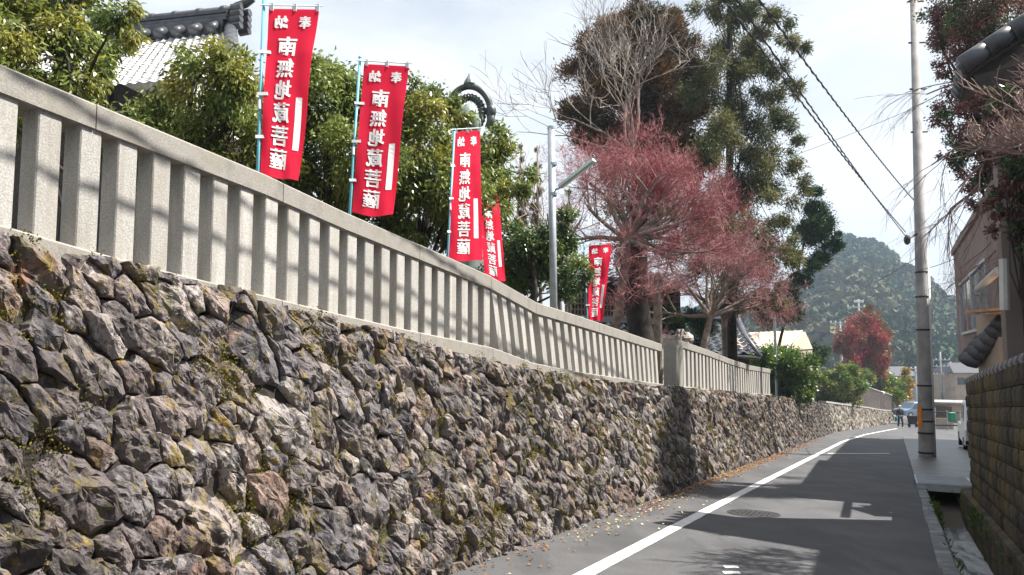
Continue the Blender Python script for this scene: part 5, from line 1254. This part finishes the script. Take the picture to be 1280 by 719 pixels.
# ------------------------------------------------------------------ fallen leaves along the wall foot
for (m, n, rngs, nm) in ((LITTER, 2600, ((9, 30, .10, .16), (12, 24, .06, .10), (4, 40, .12, .2)), 'leaf_litter'), (LITTERY, 150, ((7.5, 12, .3, .35), (5, 30, .3, .3)), 'leaf_litter')):
    P = []
    for _ in range(n):
        a, b, mu, sg = R.choice(rngs); u = R.uniform(a, b); v = wall_v(u, gz(u)) + .07 + abs(R.gauss(0, sg)); P.append(W(u, v, gz(u) + .008 + R.uniform(0, .012)))
    P = np.array(P); D = NR.normal(size=P.shape) * np.array([1, 1, .12]); up = NR.normal(size=P.shape) * .25 + np.array([0, 0, 1])
    tag(leaf_mesh(nm, leaf_arrays(P, D, NR.uniform(.025, .055, n), .028, up=up), m), kind='stuff')
fs_ = [(735, 640, .13), (715, 640, .09)]
for i, (x, y, r) in enumerate(fs_):
    q = ground(x, y + 6); mb = MB(); mb.ball((q.x, q.y, q.z + r * .6), r, 9, 6, (1.3, .9, .8), .16); tag(mb.build('loose_rock', ROCK), ('pale angular loose rock lying at the wall foot', 'small tan loose rock at the wall foot, left of the pale one')[i], 'rock')

# ------------------------------------------------------------------ hill and its forest
RID = [(-400, 470), (300, 430), (700, 400), (900, 385), (960, 378), (1000, 352), (1020, 330), (1040, 316), (1065, 308), (1085, 308), (1105, 316), (1125, 334), (1150, 352), (1175, 372), (1200, 392), (1240, 402), (1300, 408), (1500, 415), (1900, 450)]
D0, D1 = 170.0, 330.0
def hill_pt(x, f):                        # x: photo column of the ridge, f: 0 foot .. 1 ridge .. 1.3 behind
    top = at(x, interp(RID, x) + 9, D1); fx = top.x * (D0 + (D1 - D0) * min(f, 1.0)) / D1
    z = -6.3 + (top.z + 6.3) * (max(0, min(1, f)) ** .85) if f <= 1 else top.z - (f - 1) * 60
    y = D0 + (D1 - D0) * f
    z += 3.0 * mnoise.noise((fx * .02, y * .02, 3)) * min(1, f * 2)
    return (fx, y, z)
xs = np.linspace(-300, 1900, 90); ffs = np.linspace(0, 1.3, 26); V = [hill_pt(x, f) for f in ffs for x in xs]; n = len(xs)
tag(mesh('hill', V, [(j * n + i, j * n + i + 1, (j + 1) * n + i + 1, (j + 1) * n + i) for j in range(25) for i in range(n - 1)], EARTH, None, True), kind='structure')
P = []; D = []; S = []; rf = random.Random(91)
for _ in range(2300):
    x = rf.uniform(930, 1330) if rf.random() < .85 else rf.uniform(500, 930); f = rf.uniform(.02, 1.02); q = hill_pt(x, f); h = rf.uniform(4.0, 8.5) if rf.random() > .06 else rf.uniform(8, 11); r = h * rf.uniform(.30, .5)
    k = 90; g = NR.normal(size=(k, 3)); g /= np.linalg.norm(g, axis=1, keepdims=True); g[:, 2] = np.abs(g[:, 2]) * 1.1 - .35
    cone = rf.random() < .3
    rad = (1 - np.clip(g[:, 2:], 0, 1) * .8) if cone else 1
    pos = g * np.array([r, r, h * .5]) * NR.uniform(.75, 1.05, (k, 1)); pos[:, :2] *= np.asarray(rad).reshape(-1, 1) if cone else 1
    P.append(pos + np.array(q) + np.array([0, 0, h * .45])); D.append(np.cross(g, NR.normal(size=(k, 3))))
    S.append(np.full(k, r * .55))
P = np.concatenate(P); D = np.concatenate(D); S = np.concatenate(S)
tag(leaf_mesh('forest', leaf_arrays(P, D, S * 1.2, S), FOREST), kind='stuff')

# ------------------------------------------------------------------ air
hz_ = MB(); hz_.box(100, 150, 36, 900, 560, 88).build('haze', mat('haze', (1, 1, 1)))
o = bpy.data.objects['haze']; tag(o, kind='stuff'); hm = bpy.data.materials['haze']; ht = hm.node_tree; ht.nodes.clear()
ho = ht.nodes.new('ShaderNodeOutputMaterial'); hv = ht.nodes.new('ShaderNodeVolumePrincipled'); hv.inputs['Density'].default_value = .0006; hv.inputs['Color'].default_value = (.62, .80, 1.0, 1); hv.inputs['Anisotropy'].default_value = .2
ht.links.new(hv.outputs[0], ho.inputs['Volume'])
